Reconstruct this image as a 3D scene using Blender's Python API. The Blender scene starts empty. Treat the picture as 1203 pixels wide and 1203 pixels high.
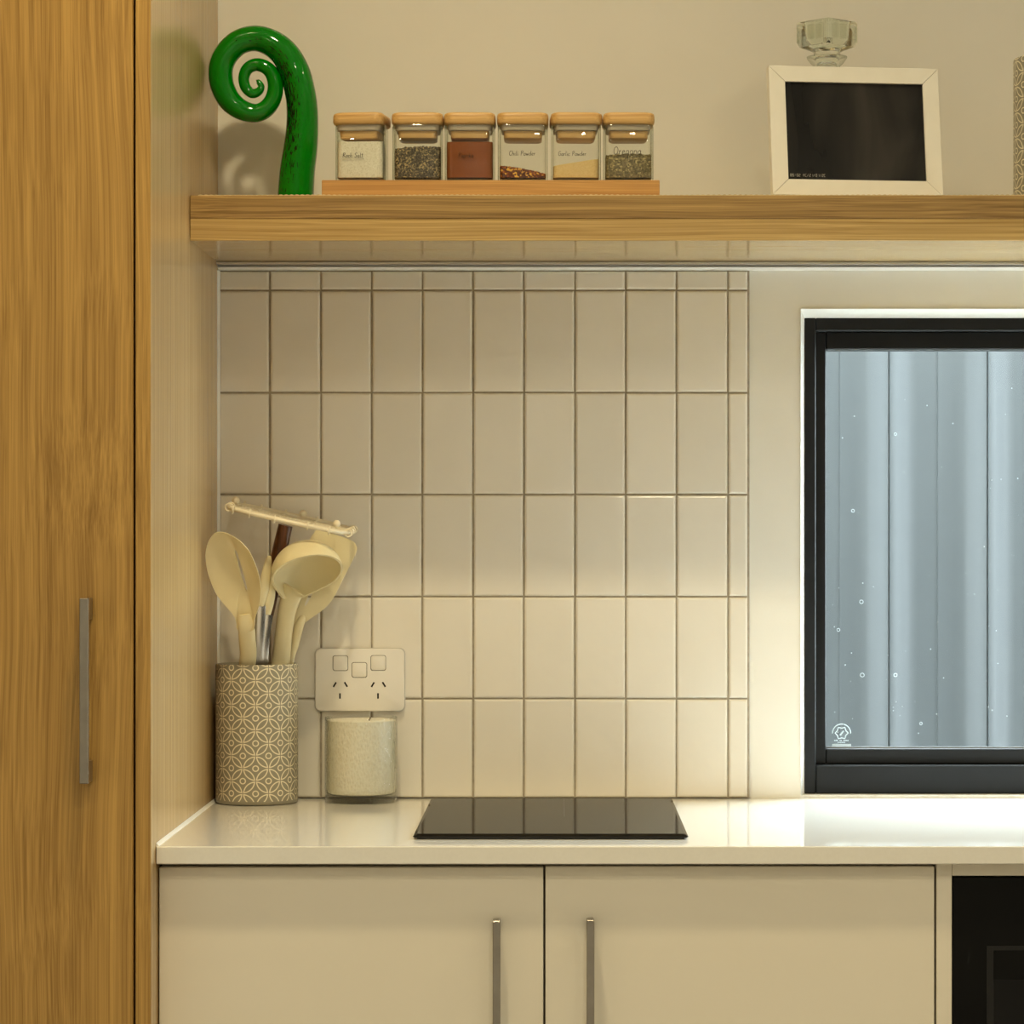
import bpy, bmesh, math, random
from mathutils import Vector, Matrix, Euler
random.seed(7)
SC = bpy.context.scene
COL = SC.collection
PI = math.pi

# ------------------------------------------------------------------ camera
CAM_Y, CAM_Z, FPX, VX, VY, N = -3.867, 1.240, 3500.0, 655.0, 630.0, 1203.0
cam = bpy.data.objects.new('camera', bpy.data.cameras.new('camera'))
COL.objects.link(cam)
cam.location = (0, CAM_Y, CAM_Z)
cam.rotation_euler = (PI / 2, 0, 0)
cam.data.sensor_width = 36
cam.data.lens = 36 * FPX / N
cam.data.shift_x = -(VX - N / 2) / N
cam.data.shift_y = (VY - N / 2) / N
cam.data.clip_start = 0.05
SC.camera = cam

# ------------------------------------------------------------------ world, lamps, exposure
SC.view_settings.view_transform = 'Standard'
SC.view_settings.look = 'None'
SC.view_settings.gamma = 1.0
SC.view_settings.use_curve_mapping = False
SC.view_settings.exposure = 0.0
SC.cycles.use_denoising = True
SC.cycles.max_bounces = 14
SC.cycles.transparent_max_bounces = 24
SC.cycles.diffuse_bounces = 6
SC.cycles.glossy_bounces = 6
SC.cycles.transmission_bounces = 12
SC.cycles.sample_clamp_indirect = 6.0
SC.cycles.caustics_refractive = False
SC.cycles.caustics_reflective = False

world = bpy.data.worlds.new('overcast_sky')
SC.world = world
world.use_nodes = True
bg = world.node_tree.nodes['Background']
bg.inputs[0].default_value = (0.85, 0.95, 1.0, 1)
bg.inputs[1].default_value = 38.0

LAMP = (1.0, 0.82, 0.485)
def downlight(x, y, power, size=0.11, color=LAMP, spread=150):
    l = bpy.data.lights.new('downlight', 'AREA')
    l.shape = 'DISK'; l.size = size; l.energy = power; l.color = color
    l.spread = math.radians(spread)
    o = bpy.data.objects.new('downlight', l); COL.objects.link(o)
    o.location = (x, y, 2.693)
    return o
downlight(-0.22, -1.08, 12.5)
downlight(1.25, -1.08, 4.5)  # unseen lamp added to brighten the right part of the upper wall
COOL, WHITE = (1.0, 0.865, 0.58), (1.0, 0.95, 0.82)
downlight(0.25, -2.45, 12, color=COOL)
downlight(-0.80, -2.9, 8, color=COOL)
downlight(1.30, -2.9, 8, color=COOL)
downlight(0.25, -4.2, 15, color=WHITE)  # unseen fill lamp added behind the camera, tinted to stand in for daylight
portal = bpy.data.lights.new('window_portal', 'AREA')
portal.shape = 'RECTANGLE'; portal.size = 1.15; portal.size_y = 0.62
portal.cycles.is_portal = True
po = bpy.data.objects.new('window_portal', portal); COL.objects.link(po)
po.location = (0.90, 0.14, 1.215); po.rotation_euler = (-PI / 2, 0, 0)   # faces into the room

p2 = bpy.data.lights.new('sky_portal', 'AREA')
p2.shape = 'RECTANGLE'; p2.size = 11.0; p2.size_y = 1.02
p2.cycles.is_portal = True
po2 = bpy.data.objects.new('sky_portal', p2); COL.objects.link(po2)
po2.location = (1.5, 0.95, 2.13); po2.rotation_euler = (-math.atan2(0.76, 0.70), 0, 0)

# ------------------------------------------------------------------ helpers
def sc_at(Y):                       # pixels per metre at depth Y
    return FPX / (Y - CAM_Y)
def P(px, py, Y):                   # world point seen at a pixel, at depth Y
    s = sc_at(Y)
    return Vector(((px - VX) / s, Y, CAM_Z + (VY - py) / s))

def obj(name, me, mat=None, parent=None, loc=None, rot=None, smooth=False, **props):
    if isinstance(me, bmesh.types.BMesh):
        bm = me
        bmesh.ops.recalc_face_normals(bm, faces=bm.faces)
        me = bpy.data.meshes.new(name); bm.to_mesh(me); bm.free()
    o = bpy.data.objects.new(name, me); COL.objects.link(o)
    if mat is not None and me is not None and not me.materials:
        me.materials.append(mat)
    if smooth and me is not None:
        me.polygons.foreach_set('use_smooth', [True] * len(me.polygons))
        if smooth is not True:
            me.set_sharp_from_angle(angle=math.radians(smooth))
    if parent is not None: o.parent = parent
    if loc is not None: o.location = loc
    if rot is not None: o.rotation_euler = rot
    for k, v in props.items():
        if v is not None: o[k] = v
    return o

def thing(name, label, category, loc=(0, 0, 0), rot=(0, 0, 0), group=None, kind=None):
    return obj(name, None, None, None, loc, rot, label=label, category=category, group=group, kind=kind)

def box(x0, x1, y0, y1, z0, z1, bev=0.0, seg=2, bm=None):
    own = bm is None
    b = bmesh.new()
    v = [b.verts.new(p) for p in ((x0,y0,z0),(x1,y0,z0),(x1,y1,z0),(x0,y1,z0),(x0,y0,z1),(x1,y0,z1),(x1,y1,z1),(x0,y1,z1))]
    for f in ((0,3,2,1),(4,5,6,7),(0,1,5,4),(1,2,6,5),(2,3,7,6),(3,0,4,7)):
        b.faces.new([v[i] for i in f])
    if bev:
        bmesh.ops.bevel(b, geom=list(b.edges), offset=bev, segments=seg, affect='EDGES', profile=0.5)
    if own: return b
    merge(bm, b); return bm

def merge(dst, src):
    me = bpy.data.meshes.new('tmp'); src.to_mesh(me); src.free()
    dst.from_mesh(me); bpy.data.meshes.remove(me)

def loft(rings, cap0=True, cap1=True, closed=True, bm=None):
    """rings: lists of equally many points; skin them."""
    bm = bm or bmesh.new()
    R = [[bm.verts.new(p) for p in r] for r in rings]
    n = len(R[0])
    for a, b in zip(R, R[1:]):
        for i in range(n if closed else n - 1):
            j = (i + 1) % n
            bm.faces.new((a[i], a[j], b[j], b[i]))
    if cap0: bm.faces.new(R[0][::-1])
    if cap1: bm.faces.new(R[-1])
    return bm

def lathe(profile, n=48, cap0=True, cap1=True):
    return loft([[(r * math.cos(2*PI*i/n), r * math.sin(2*PI*i/n), z) for i in range(n)] for r, z in profile], cap0, cap1)

def rrect(hx, hy, r, seg=6):
    pts = []
    for cx, cy, a0 in ((hx-r, hy-r, 0), (-(hx-r), hy-r, PI/2), (-(hx-r), -(hy-r), PI), (hx-r, -(hy-r), 1.5*PI)):
        for k in range(seg + 1):
            a = a0 + PI/2 * k / seg
            pts.append((cx + r*math.cos(a), cy + r*math.sin(a)))
    return pts

def catmull(pts, m=8):
    """pts: tuples (any dim); returns dense list."""
    out = []
    Pn = [pts[0]] + list(pts) + [pts[-1]]
    for i in range(1, len(Pn) - 2):
        p0, p1, p2, p3 = Pn[i-1], Pn[i], Pn[i+1], Pn[i+2]
        for k in range(m):
            t = k / m
            out.append(tuple(0.5*((2*b)+(-a+c)*t+(2*a-5*b+4*c-d)*t*t+(-a+3*b-3*c+d)*t**3) for a, b, c, d in zip(p0, p1, p2, p3)))
    out.append(tuple(pts[-1]))
    return out

def tube(path, rad, n=12, closed=False, flat=None, up=None, caps=True, bm=None):
    """sweep; rad number or list; flat=(w,h list) gives an elliptic section along a fixed up axis."""
    path = [Vector(p) for p in path]
    m = len(path)
    rad = rad if isinstance(rad, list) else [rad] * m
    rings = []; nrm = None
    for i, p in enumerate(path):
        if closed: t = path[(i+1) % m] - path[i-1]
        else: t = path[min(i+1, m-1)] - path[max(i-1, 0)]
        t.normalize()
        if up is not None:
            nrm = (Vector(up) - t * t.dot(Vector(up))).normalized()
        elif nrm is None:
            a = Vector((0, 0, 1)) if abs(t.z) < 0.9 else Vector((0, 1, 0))
            nrm = (a - t * a.dot(t)).normalized()
        else:
            nrm = (nrm - t * nrm.dot(t)).normalized()
        bn = t.cross(nrm)
        r = rad[i]
        ra, rb = r if isinstance(r, tuple) else (r, r)
        rings.append([p + nrm * (rb * math.cos(2*PI*k/n)) + bn * (ra * math.sin(2*PI*k/n)) for k in range(n)])
    if closed:
        rings.append(rings[0])
        bm2 = bm or bmesh.new()
        V = [[bm2.verts.new(q) for q in r] for r in rings[:-1]]
        for i in range(m):
            a, b = V[i], V[(i+1) % m]
            for k in range(n):
                j = (k+1) % n
                bm2.faces.new((a[k], a[j], b[j], b[k]))
        return bm2
    return loft(rings, caps, caps, True, bm)

# ------------------------------------------------------------------ materials
class NT:
    def __init__(s, name):
        s.m = bpy.data.materials.new(name); s.m.use_nodes = True
        s.t = s.m.node_tree; s.n = s.t.nodes; s.l = s.t.links
        s.b = s.n['Principled BSDF']; s.out = s.n['Material Output']
        s._tc = None
    def node(s, t, **kw):
        n = s.n.new(t)
        for k, v in kw.items(): setattr(n, k, v)
        return n
    def link(s, a, b): s.l.new(a, b)
    def tc(s, kind='Object'):
        if s._tc is None: s._tc = s.n.new('ShaderNodeTexCoord')
        return s._tc.outputs[kind]
    def mapping(s, scale=(1,1,1), loc=(0,0,0), kind='Object'):
        m = s.n.new('ShaderNodeMapping'); s.link(s.tc(kind), m.inputs[0])
        m.inputs['Scale'].default_value = scale; m.inputs['Location'].default_value = loc
        return m.outputs[0]
    def noise(s, vec, scale=5, detail=3, rough=0.5, dist=0.0):
        n = s.n.new('ShaderNodeTexNoise'); s.link(vec, n.inputs['Vector'])
        n.inputs['Scale'].default_value = scale; n.inputs['Detail'].default_value = detail
        n.inputs['Roughness'].default_value = rough; n.inputs['Distortion'].default_value = dist
        return n.outputs['Fac']
    def ramp(s, fac, stops):
        r = s.n.new('ShaderNodeValToRGB'); s.link(fac, r.inputs[0])
        e = r.color_ramp.elements
        while len(e) < len(stops): e.new(0.5)
        for el, (p, c) in zip(e, stops):
            el.position = p; el.color = (*c, 1) if len(c) == 3 else c
        return r.outputs[0]
    def math(s, op, a, b=None, c=None):
        n = s.n.new('ShaderNodeMath'); n.operation = op
        for i, v in enumerate((a, b, c)):
            if v is None: continue
            if isinstance(v, (int, float)): n.inputs[i].default_value = v
            else: s.link(v, n.inputs[i])
        return n.outputs[0]
    def mix(s, fac, a, b, mode='MIX'):
        n = s.n.new('ShaderNodeMix'); n.data_type = 'RGBA'; n.blend_type = mode
        for inp, v in ((n.inputs['Factor'], fac), (n.inputs['A'], a), (n.inputs['B'], b)):
            pass
        def put(i, v):
            if isinstance(v, (int, float)): n.inputs[i].default_value = v
            elif isinstance(v, tuple): n.inputs[i].default_value = (*v, 1)
            else: s.link(v, n.inputs[i])
        put(0, fac); put(6, a); put(7, b)
        return n.outputs[2]
    def bump(s, h, strength=0.2, dist=0.001):
        n = s.n.new('ShaderNodeBump'); s.link(h, n.inputs['Height'])
        n.inputs['Strength'].default_value = strength; n.inputs['Distance'].default_value = dist
        s.link(n.outputs[0], s.b.inputs['Normal']); return n
    def set(s, color=None, rough=None, metal=None, spec=None, coat=None, **kw):
        b = s.b.inputs
        if color is not None:
            if isinstance(color, tuple): b['Base Color'].default_value = (*color, 1)
            else: s.link(color, b['Base Color'])
        if rough is not None:
            if isinstance(rough, (int, float)): b['Roughness'].default_value = rough
            else: s.link(rough, b['Roughness'])
        if metal is not None: b['Metallic'].default_value = metal
        if spec is not None: b['Specular IOR Level'].default_value = spec
        if coat is not None: b['Coat Weight'].default_value = coat; b['Coat Roughness'].default_value = 0.03
        for k, v in kw.items(): b[k].default_value = v
        return s

def plain(name, color, rough=0.5, metal=0.0, spec=0.5, vary=0.04, scale=30, bump=0.0, bscale=200, coat=None):
    t = NT(name)
    f = t.noise(t.mapping(), scale, 3)
    lo = tuple(c * (1 - vary) for c in color); hi = tuple(min(1, c * (1 + vary)) for c in color)
    t.set(t.ramp(f, [(0.3, lo), (0.7, hi)]), rough, metal, spec, coat)
    if bump: t.bump(t.noise(t.mapping(), bscale, 4), bump, 0.0006)
    return t.m

def oak(name, axis, dark, light, rough=0.42, figure=1.0, off=0.0, gscale=1.0):
    t = NT(name)
    def sc(al, ac):
        v = [ac, ac, ac]; v[axis] = al; return tuple(v)
    o = (off, off * 1.7, off * 0.6)
    base = t.mapping((1, 1, 1), o)
    wn = t.node('ShaderNodeTexNoise'); t.link(t.mapping(sc(1.6, 4.0), o), wn.inputs['Vector'])
    wn.inputs['Scale'].default_value = 1.0; wn.inputs['Detail'].default_value = 2.0
    wv = t.node('ShaderNodeVectorMath', operation='SUBTRACT'); t.link(wn.outputs['Color'], wv.inputs[0]); wv.inputs[1].default_value = (0.5, 0.5, 0.5)
    ws = t.node('ShaderNodeVectorMath', operation='MULTIPLY'); t.link(wv.outputs[0], ws.inputs[0])
    amp = [0.045 * figure] * 3; amp[axis] = 0.0; ws.inputs[1].default_value = amp
    wa = t.node('ShaderNodeVectorMath', operation='ADD'); t.link(base, wa.inputs[0]); t.link(ws.outputs[0], wa.inputs[1])
    def stretched(al, ac):
        m = t.node('ShaderNodeVectorMath', operation='MULTIPLY'); t.link(wa.outputs[0], m.inputs[0])
        m.inputs[1].default_value = sc(al, ac); return m.outputs[0]
    rings = t.noise(stretched(0.30, 95 * gscale), 1.0, 2, 0.55)          # growth bands
    fine = t.noise(stretched(5.0, 900 * gscale), 1.0, 2, 0.6)            # pores
    mid = t.noise(stretched(1.3, 330 * gscale), 1.0, 3, 0.6)             # grain lines
    broad = t.noise(t.mapping(sc(0.5, 5), o), 1.0, 2)
    def dev(v, c, g): return t.math('MULTIPLY', t.math('SUBTRACT', v, c), g)
    f = t.math('ADD', dev(fine, 0.5, 0.75), dev(mid, 0.5, 1.15))
    f = t.math('ADD', f, dev(rings, 0.5, 0.70))
    f = t.math('ADD', f, dev(broad, 0.5, 0.35))
    f = t.math('ADD', f, 0.5)
    midc = tuple((a + b) / 2 for a, b in zip(dark, light))
    t.set(t.ramp(f, [(0.18, dark), (0.50, midc), (0.80, light)]), rough, 0, 0.5)
    t.bump(fine, 0.12, 0.0004)
    return t.m

def thin_glass(name, tint, edge, rough=0.0, refl=1.0, bump=None, ior=1.5):
    """see-through glass that lets light straight on: transparent + Fresnel gloss."""
    t = NT(name)
    tr = t.node('ShaderNodeBsdfTransparent'); gl = t.node('ShaderNodeBsdfGlossy')
    gl.inputs['Roughness'].default_value = rough
    lw = t.node('ShaderNodeLayerWeight'); lw.inputs[0].default_value = 0.5
    fac = lw.outputs['Facing']
    c = t.mix(t.math('POWER', fac, 3.0), tint, edge)
    t.link(c, tr.inputs[0])
    mx = t.node('ShaderNodeMixShader')
    f = t.math('MULTIPLY', t.math('MULTIPLY_ADD', t.math('POWER', fac, 5.0), 0.96, 0.04), refl)
    t.link(f, mx.inputs[0]); t.link(tr.outputs[0], mx.inputs[1]); t.link(gl.outputs[0], mx.inputs[2])
    if bump:
        h = t.noise(t.mapping(bump[0]), bump[1], 2)
        bn = t.node('ShaderNodeBump'); bn.inputs['Strength'].default_value = bump[2]; bn.inputs['Distance'].default_value = 0.002
        t.link(h, bn.inputs['Height']); t.link(bn.outputs[0], gl.inputs['Normal'])
        t.link(bn.outputs[0], lw.inputs['Normal'])
    t.link(mx.outputs[0], t.out.inputs[0])
    return t.m

OAK_D, OAK_L = (0.25, 0.130, 0.025), (0.52, 0.308, 0.080)
M = {}
M['oak_v'] = oak('oak_vertical', 2, OAK_D, OAK_L, 0.40, 0.8)
M['oak_side'] = oak('oak_side_panel', 2, (0.36, 0.235, 0.10), (0.55, 0.38, 0.18), 0.22, 0.2, 3.3)  # same oak made paler and greyer: reflected wall light put into the colour
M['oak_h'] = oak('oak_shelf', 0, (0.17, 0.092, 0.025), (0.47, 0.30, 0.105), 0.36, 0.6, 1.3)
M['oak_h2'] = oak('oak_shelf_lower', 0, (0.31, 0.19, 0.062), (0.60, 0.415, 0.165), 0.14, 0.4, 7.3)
M['tray_wood'] = oak('honey_tray_wood', 0, (0.40, 0.195, 0.052), (0.60, 0.335, 0.105), 0.45, 0.5, 4.1)
M['bamboo'] = oak('bamboo_lid', 0, (0.46, 0.255, 0.075), (0.76, 0.51, 0.215), 0.42, 0.5, 2.0, 1.2)
M['paint'] = plain('wall_paint', (0.80, 0.785, 0.735), 0.65, vary=0.015, scale=8, bump=0.10, bscale=500)
M['ceiling'] = plain('ceiling_paint', (0.82, 0.80, 0.76), 0.8, vary=0.02)
M['floor'] = plain('grey_floor', (0.36, 0.345, 0.32), 0.35, vary=0.06, scale=3)
M['laminate'] = plain('white_laminate', (0.78, 0.725, 0.61), 0.38, vary=0.01, scale=4, bump=0.08, bscale=900)
M['carcass'] = plain('cabinet_carcass', (0.30, 0.25, 0.18), 0.6)
M['stone'] = plain('white_quartz', (0.79, 0.77, 0.715), 0.03, spec=0.6, vary=0.015, scale=300)
M['silicone'] = plain('white_silicone', (0.80, 0.785, 0.73), 0.3, vary=0.01)
M['grout'] = plain('grey_brown_grout', (0.36, 0.315, 0.245), 0.9, vary=0.15, scale=120, bump=0.3, bscale=900)
M['steel'] = plain('brushed_nickel', (0.36, 0.33, 0.29), 0.34, metal=1.0, vary=0.06, scale=60)
M['black_alu'] = plain('black_aluminium', (0.008, 0.009, 0.0105), 0.40, spec=0.25, vary=0.1)
M['bead'] = plain('white_window_bead', (0.88, 0.88, 0.86), 0.35, vary=0.01)
M['alu'] = plain('silver_channel', (0.62, 0.60, 0.56), 0.35, metal=0.6, vary=0.03)
M['plastic'] = plain('white_switch_plastic', (0.80, 0.775, 0.725), 0.28, vary=0.008)
M['slot'] = plain('dark_slot', (0.006, 0.006, 0.006), 0.7)
M['gapline'] = plain('switch_gap', (0.20, 0.18, 0.15), 0.7)
M['ink'] = plain('black_ink', (0.012, 0.010, 0.008), 0.6)
M['silic_cream'] = plain('cream_silicone', (0.775, 0.69, 0.44), 0.48, vary=0.015, scale=20)
M['cream_enamel'] = plain('cream_coated_wire', (0.86, 0.79, 0.62), 0.35, vary=0.03)
M['dark_wood'] = oak('dark_brown_wood', 2, (0.035, 0.010, 0.003), (0.115, 0.038, 0.012), 0.3, 0.3, 5.0)
M['seal'] = plain('silicone_seal', (0.50, 0.44, 0.36), 0.4)
M['frame_white'] = plain('white_frame_wood', (0.76, 0.735, 0.665), 0.45, vary=0.02, scale=40)
M['backing'] = plain('dark_backing', (0.05, 0.04, 0.03), 0.8)
M['wax'] = plain('cream_wax', (0.86, 0.80, 0.60), 0.5, vary=0.03, scale=60)
M['liner'] = plain('shelf_liner', (0.62, 0.50, 0.30), 0.7, vary=0.12, scale=200)
M['ground'] = plain('concrete_path', (0.42, 0.42, 0.40), 0.9, vary=0.15, scale=6)
M['oven_dark'] = plain('oven_black_frame', (0.002, 0.002, 0.002), 0.25)
def dark_glass(name, f90, f0=0.04):
    t = NT(name)
    gl = t.node('ShaderNodeBsdfGlossy'); gl.inputs['Roughness'].default_value = 0.04
    t.set((0.008, 0.008, 0.008), 0.5, 0, 0.0)
    lw = t.node('ShaderNodeLayerWeight'); lw.inputs[0].default_value = 0.5
    mx = t.node('ShaderNodeMixShader')
    t.link(t.math('MULTIPLY_ADD', t.math('POWER', lw.outputs['Facing'], 5.0), f90, f0), mx.inputs[0])
    t.link(t.b.outputs[0], mx.inputs[1]); t.link(gl.outputs[0], mx.inputs[2]); t.link(mx.outputs[0], t.out.inputs[0])
    return t.m
M['oven_black'] = dark_glass('oven_black_glass', 0.4, 0.006)
M['cook_black'] = dark_glass('cooktop_black_glass', 0.50)
M['cook_edge'] = plain('cooktop_edge', (0.010, 0.009, 0.008), 0.2)
M['mark'] = plain('grey_print', (0.16, 0.15, 0.14), 0.5)
def etch_mat():
    t = NT('white_etching')
    t.set((0.80, 0.88, 0.90), 0.9)
    tr = t.node('ShaderNodeBsdfTransparent'); mx = t.node('ShaderNodeMixShader'); mx.inputs[0].default_value = 0.42
    t.link(tr.outputs[0], mx.inputs[1]); t.link(t.b.outputs[0], mx.inputs[2]); t.link(mx.outputs[0], t.out.inputs[0])
    return t.m
M['etch'] = etch_mat()
M['chrome'] = plain('stainless_steel', (0.55, 0.52, 0.48), 0.22, metal=1.0, vary=0.05)
M['white_text'] = plain('white_print', (0.42, 0.39, 0.34), 0.6)
M['win_glass'] = thin_glass('window_glass', (0.96, 0.98, 0.98), (0.85, 0.92, 0.92), 0.0, 0.55)
M['jar_glass'] = thin_glass('jar_glass', (0.975, 0.98, 0.965), (0.62, 0.66, 0.56), 0.0, 0.9)
M['candle_glass'] = thin_glass('rippled_glass', (0.995, 0.996, 0.985), (0.88, 0.91, 0.80), 0.05, 1.6, ((1, 1, 0.6), 260, 0.7))

def tile_mat():
    t = NT('glazed_tile')
    oi = t.node('ShaderNodeObjectInfo')
    f = t.noise(t.mapping(), 25, 2)
    off = t.node('ShaderNodeVectorMath', operation='MULTIPLY_ADD')
    t.link(oi.outputs['Location'], off.inputs[0]); off.inputs[1].default_value = (1, 1, 1)
    t.link(t.tc('Object'), off.inputs[2])
    n1 = t.node('ShaderNodeTexNoise'); t.link(off.outputs[0], n1.inputs['Vector'])
    n1.inputs['Scale'].default_value = 24; n1.inputs['Detail'].default_value = 1.5
    c0 = t.mix(oi.outputs['Random'], (0.77, 0.735, 0.665), (0.83, 0.795, 0.725))
    c = t.mix(t.math('MULTIPLY', n1.outputs[0], 0.25), c0, (0.70, 0.67, 0.60))
    t.set(c, 0.16, 0, 0.5)
    t.bump(n1.outputs[0], 0.35, 0.0035)
    return t.m
M['tile'] = tile_mat()

def fence_mat():
    t = NT('blue_grey_metal_sheet')
    f = t.noise(t.mapping((1, 1, 0.3)), 6, 3)
    t.set(t.ramp(f, [(0.3, (0.0195, 0.0228, 0.0245)), (0.7, (0.0218, 0.0250, 0.0265))]), 0.50, 0.0, 0.22)
    return t.m
M['fence'] = fence_mat()

def fern_mat():
    t = NT('green_art_glass')
    uv = t.tc('UV')
    mp = t.node('ShaderNodeMapping'); t.link(uv, mp.inputs[0]); mp.inputs['Scale'].default_value = (40, 2.2, 1)
    st = t.noise(mp.outputs[0], 1.9, 3, 0.6)
    sep = t.node('ShaderNodeSeparateXYZ'); t.link(uv, sep.inputs[0])
    u, v = sep.outputs[0], sep.outputs[1]
    # dark streaks run along the inner front of the stem
    side = t.math('SUBTRACT', 1.0, t.math('MULTIPLY', t.math('ABSOLUTE', t.math('SUBTRACT', u, 0.12)), 6.0))
    stem = t.math('SUBTRACT', 1.0, t.math('MULTIPLY', t.math('ABSOLUTE', t.math('SUBTRACT', v, 2.9)), 0.34))
    w = t.math('MINIMUM', side, stem)
    k = t.math('ADD', t.math('MULTIPLY', w, 0.23), st)
    mask = t.ramp(k, [(0.63, (0, 0, 0)), (0.68, (1, 1, 1))])
    green = t.ramp(st, [(0.3, (0.0, 0.150, 0.001)), (0.7, (0.0, 0.215, 0.002))])
    t.set(t.mix(mask, green, (0.002, 0.012, 0.001)), 0.06, 0, 0.42)
    return t.m
M['fern'] = fern_mat()

def crock_mat():
    t = NT('grey_patterned_ceramic')
    uv = t.tc('UV')
    sep = t.node('ShaderNodeSeparateXYZ'); t.link(uv, sep.inputs[0])
    u, v = sep.outputs[0], sep.outputs[1]          # in lattice units
    fu, fv = t.math('FRACT', u), t.math('FRACT', v)
    par = t.math('MODULO', t.math('ADD', t.math('FLOOR', u), t.math('FLOOR', v)), 2.0)
    inv = t.math('SUBTRACT', 1.0, fu)
    a = t.math('ADD', t.math('MULTIPLY', par, inv), t.math('MULTIPLY', t.math('SUBTRACT', 1.0, par), fu))
    def length(x, y): return t.math('SQRT', t.math('ADD', t.math('MULTIPLY', x, x), t.math('MULTIPLY', y, y)))
    d1 = length(a, fv)
    d2 = length(t.math('SUBTRACT', 1.0, a), t.math('SUBTRACT', 1.0, fv))
    lens = t.math('LESS_THAN', t.math('ABSOLUTE', t.math('SUBTRACT', t.math('MAXIMUM', d1, d2), 0.925)), 0.045)
    ring = t.math('LESS_THAN', t.math('ABSOLUTE', t.math('SUBTRACT', t.math('MINIMUM', d1, d2), 0.215)), 0.045)
    line = t.math('MAXIMUM', lens, ring)
    zone = t.math('GREATER_THAN', v, 0.35)
    line = t.math('MULTIPLY', line, zone)
    c = t.mix(line, (0.285, 0.262, 0.200), (0.80, 0.735, 0.56))
    t.set(c, 0.42, 0, 0.4)
    t.bump(line, 0.5, 0.0006)
    return t.m
M['crock'] = crock_mat()
M['crock_plain'] = plain('grey_ceramic', (0.285, 0.262, 0.200), 0.42)

def grains(name, stops, scale, rough=0.8, bump=1.0):
    t = NT(name)
    v = t.node('ShaderNodeTexVoronoi'); t.link(t.mapping(), v.inputs['Vector']); v.inputs['Scale'].default_value = scale
    sep = t.node('ShaderNodeSeparateColor'); t.link(v.outputs['Color'], sep.inputs[0])
    t.set(t.ramp(sep.outputs[0], stops), rough, 0, 0.3)
    h = t.math('SUBTRACT', 1.0, v.outputs['Distance'])
    t.bump(h, bump, 0.001)
    return t.m
M['salt'] = grains('rock_salt_grains', [(0.0, (0.80, 0.76, 0.66)), (0.5, (0.88, 0.85, 0.76)), (1.0, (0.70, 0.66, 0.54))], 700, 0.5, 0.4)
M['pepper'] = grains('pepper_grains', [(0.0, (0.045, 0.036, 0.026)), (0.45, (0.10, 0.085, 0.06)), (0.75, (0.19, 0.155, 0.10)), (0.93, (0.50, 0.38, 0.18))], 640)
M['paprika'] = grains('paprika_powder', [(0.0, (0.225, 0.058, 0.010)), (1.0, (0.265, 0.075, 0.014))], 1200, 0.9, 0.2)
M['chilli'] = grains('chilli_flakes', [(0.0, (0.06, 0.012, 0.005)), (0.5, (0.17, 0.035, 0.008)), (0.74, (0.40, 0.11, 0.012)), (0.88, (0.85, 0.48, 0.06))], 400)
M['garlic'] = grains('garlic_powder', [(0.0, (0.74, 0.52, 0.22)), (1.0, (0.84, 0.64, 0.32))], 1100, 0.9, 0.4)
M['oregano'] = grains('oregano_flakes', [(0.0, (0.12, 0.10, 0.05)), (0.5, (0.21, 0.17, 0.085)), (0.85, (0.33, 0.27, 0.13)), (0.97, (0.55, 0.45, 0.22))], 560)

def photo_mat():
    t = NT('dark_glossy_print')
    f = t.noise(t.mapping((14, 14, 5)), 1.0, 3, 0.5, 0.8)
    t.set(t.ramp(f, [(0.42, (0.007, 0.007, 0.0075)), (0.80, (0.040, 0.036, 0.032))]), 0.18, 0, 0.28)
    return t.m
M['photo'] = photo_mat()

def solid_glass(name, tint):
    t = NT(name)
    t.set(tint, 0.0, 0, 0.5)
    t.b.inputs['Transmission Weight'].default_value = 1.0
    t.b.inputs['IOR'].default_value = 1.48
    return t.m
M['cut_glass'] = solid_glass('pressed_glass', (0.93, 0.97, 0.93))

# ------------------------------------------------------------------ room shell
XL, XR, YR, ZC = -1.70, 2.30, -5.20, 2.70
PANEL_X = -0.4405                     # inner face of the tall cabinet's side
WX0, WX1, WZ0, WZ1 = 0.3155, 1.45, 0.902, 1.5350
wb = bmesh.new()
T = 0.14
box(XL - T, WX0, 0, T, -0.02, ZC, bm=wb)
box(WX1, XR + T, 0, T, -0.02, ZC, bm=wb)
box(WX0, WX1, 0, T, -0.02, WZ0 - 0.004, bm=wb)
box(WX0, WX1, 0, T, WZ1, ZC, bm=wb)
wall = obj('wall_back', wb, M['paint'], kind='structure', label='cream painted back wall with white tile splashback and window opening')
obj('wall_left', box(XL - T, XL, YR, 0, -0.02, ZC), M['paint'], kind='structure', label='plain cream wall left of the tall cabinet')
obj('wall_right', box(XR, XR + T, YR, 0, -0.02, ZC), M['paint'], kind='structure', label='plain cream wall at the right end of the room')
obj('wall_rear', box(XL - T, XR + T, YR - T, YR, -0.02, ZC), M['paint'], kind='structure', label='plain cream wall behind the viewer')
obj('floor', box(XL - T, XR + T, YR - T, T, -0.12, 0.0), M['floor'], kind='structure', label='grey kitchen floor')
obj('ceiling', box(XL - T, XR + T, YR - T, T, ZC, ZC + 0.12), M['ceiling'], kind='structure', label='flat white painted ceiling')

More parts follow.
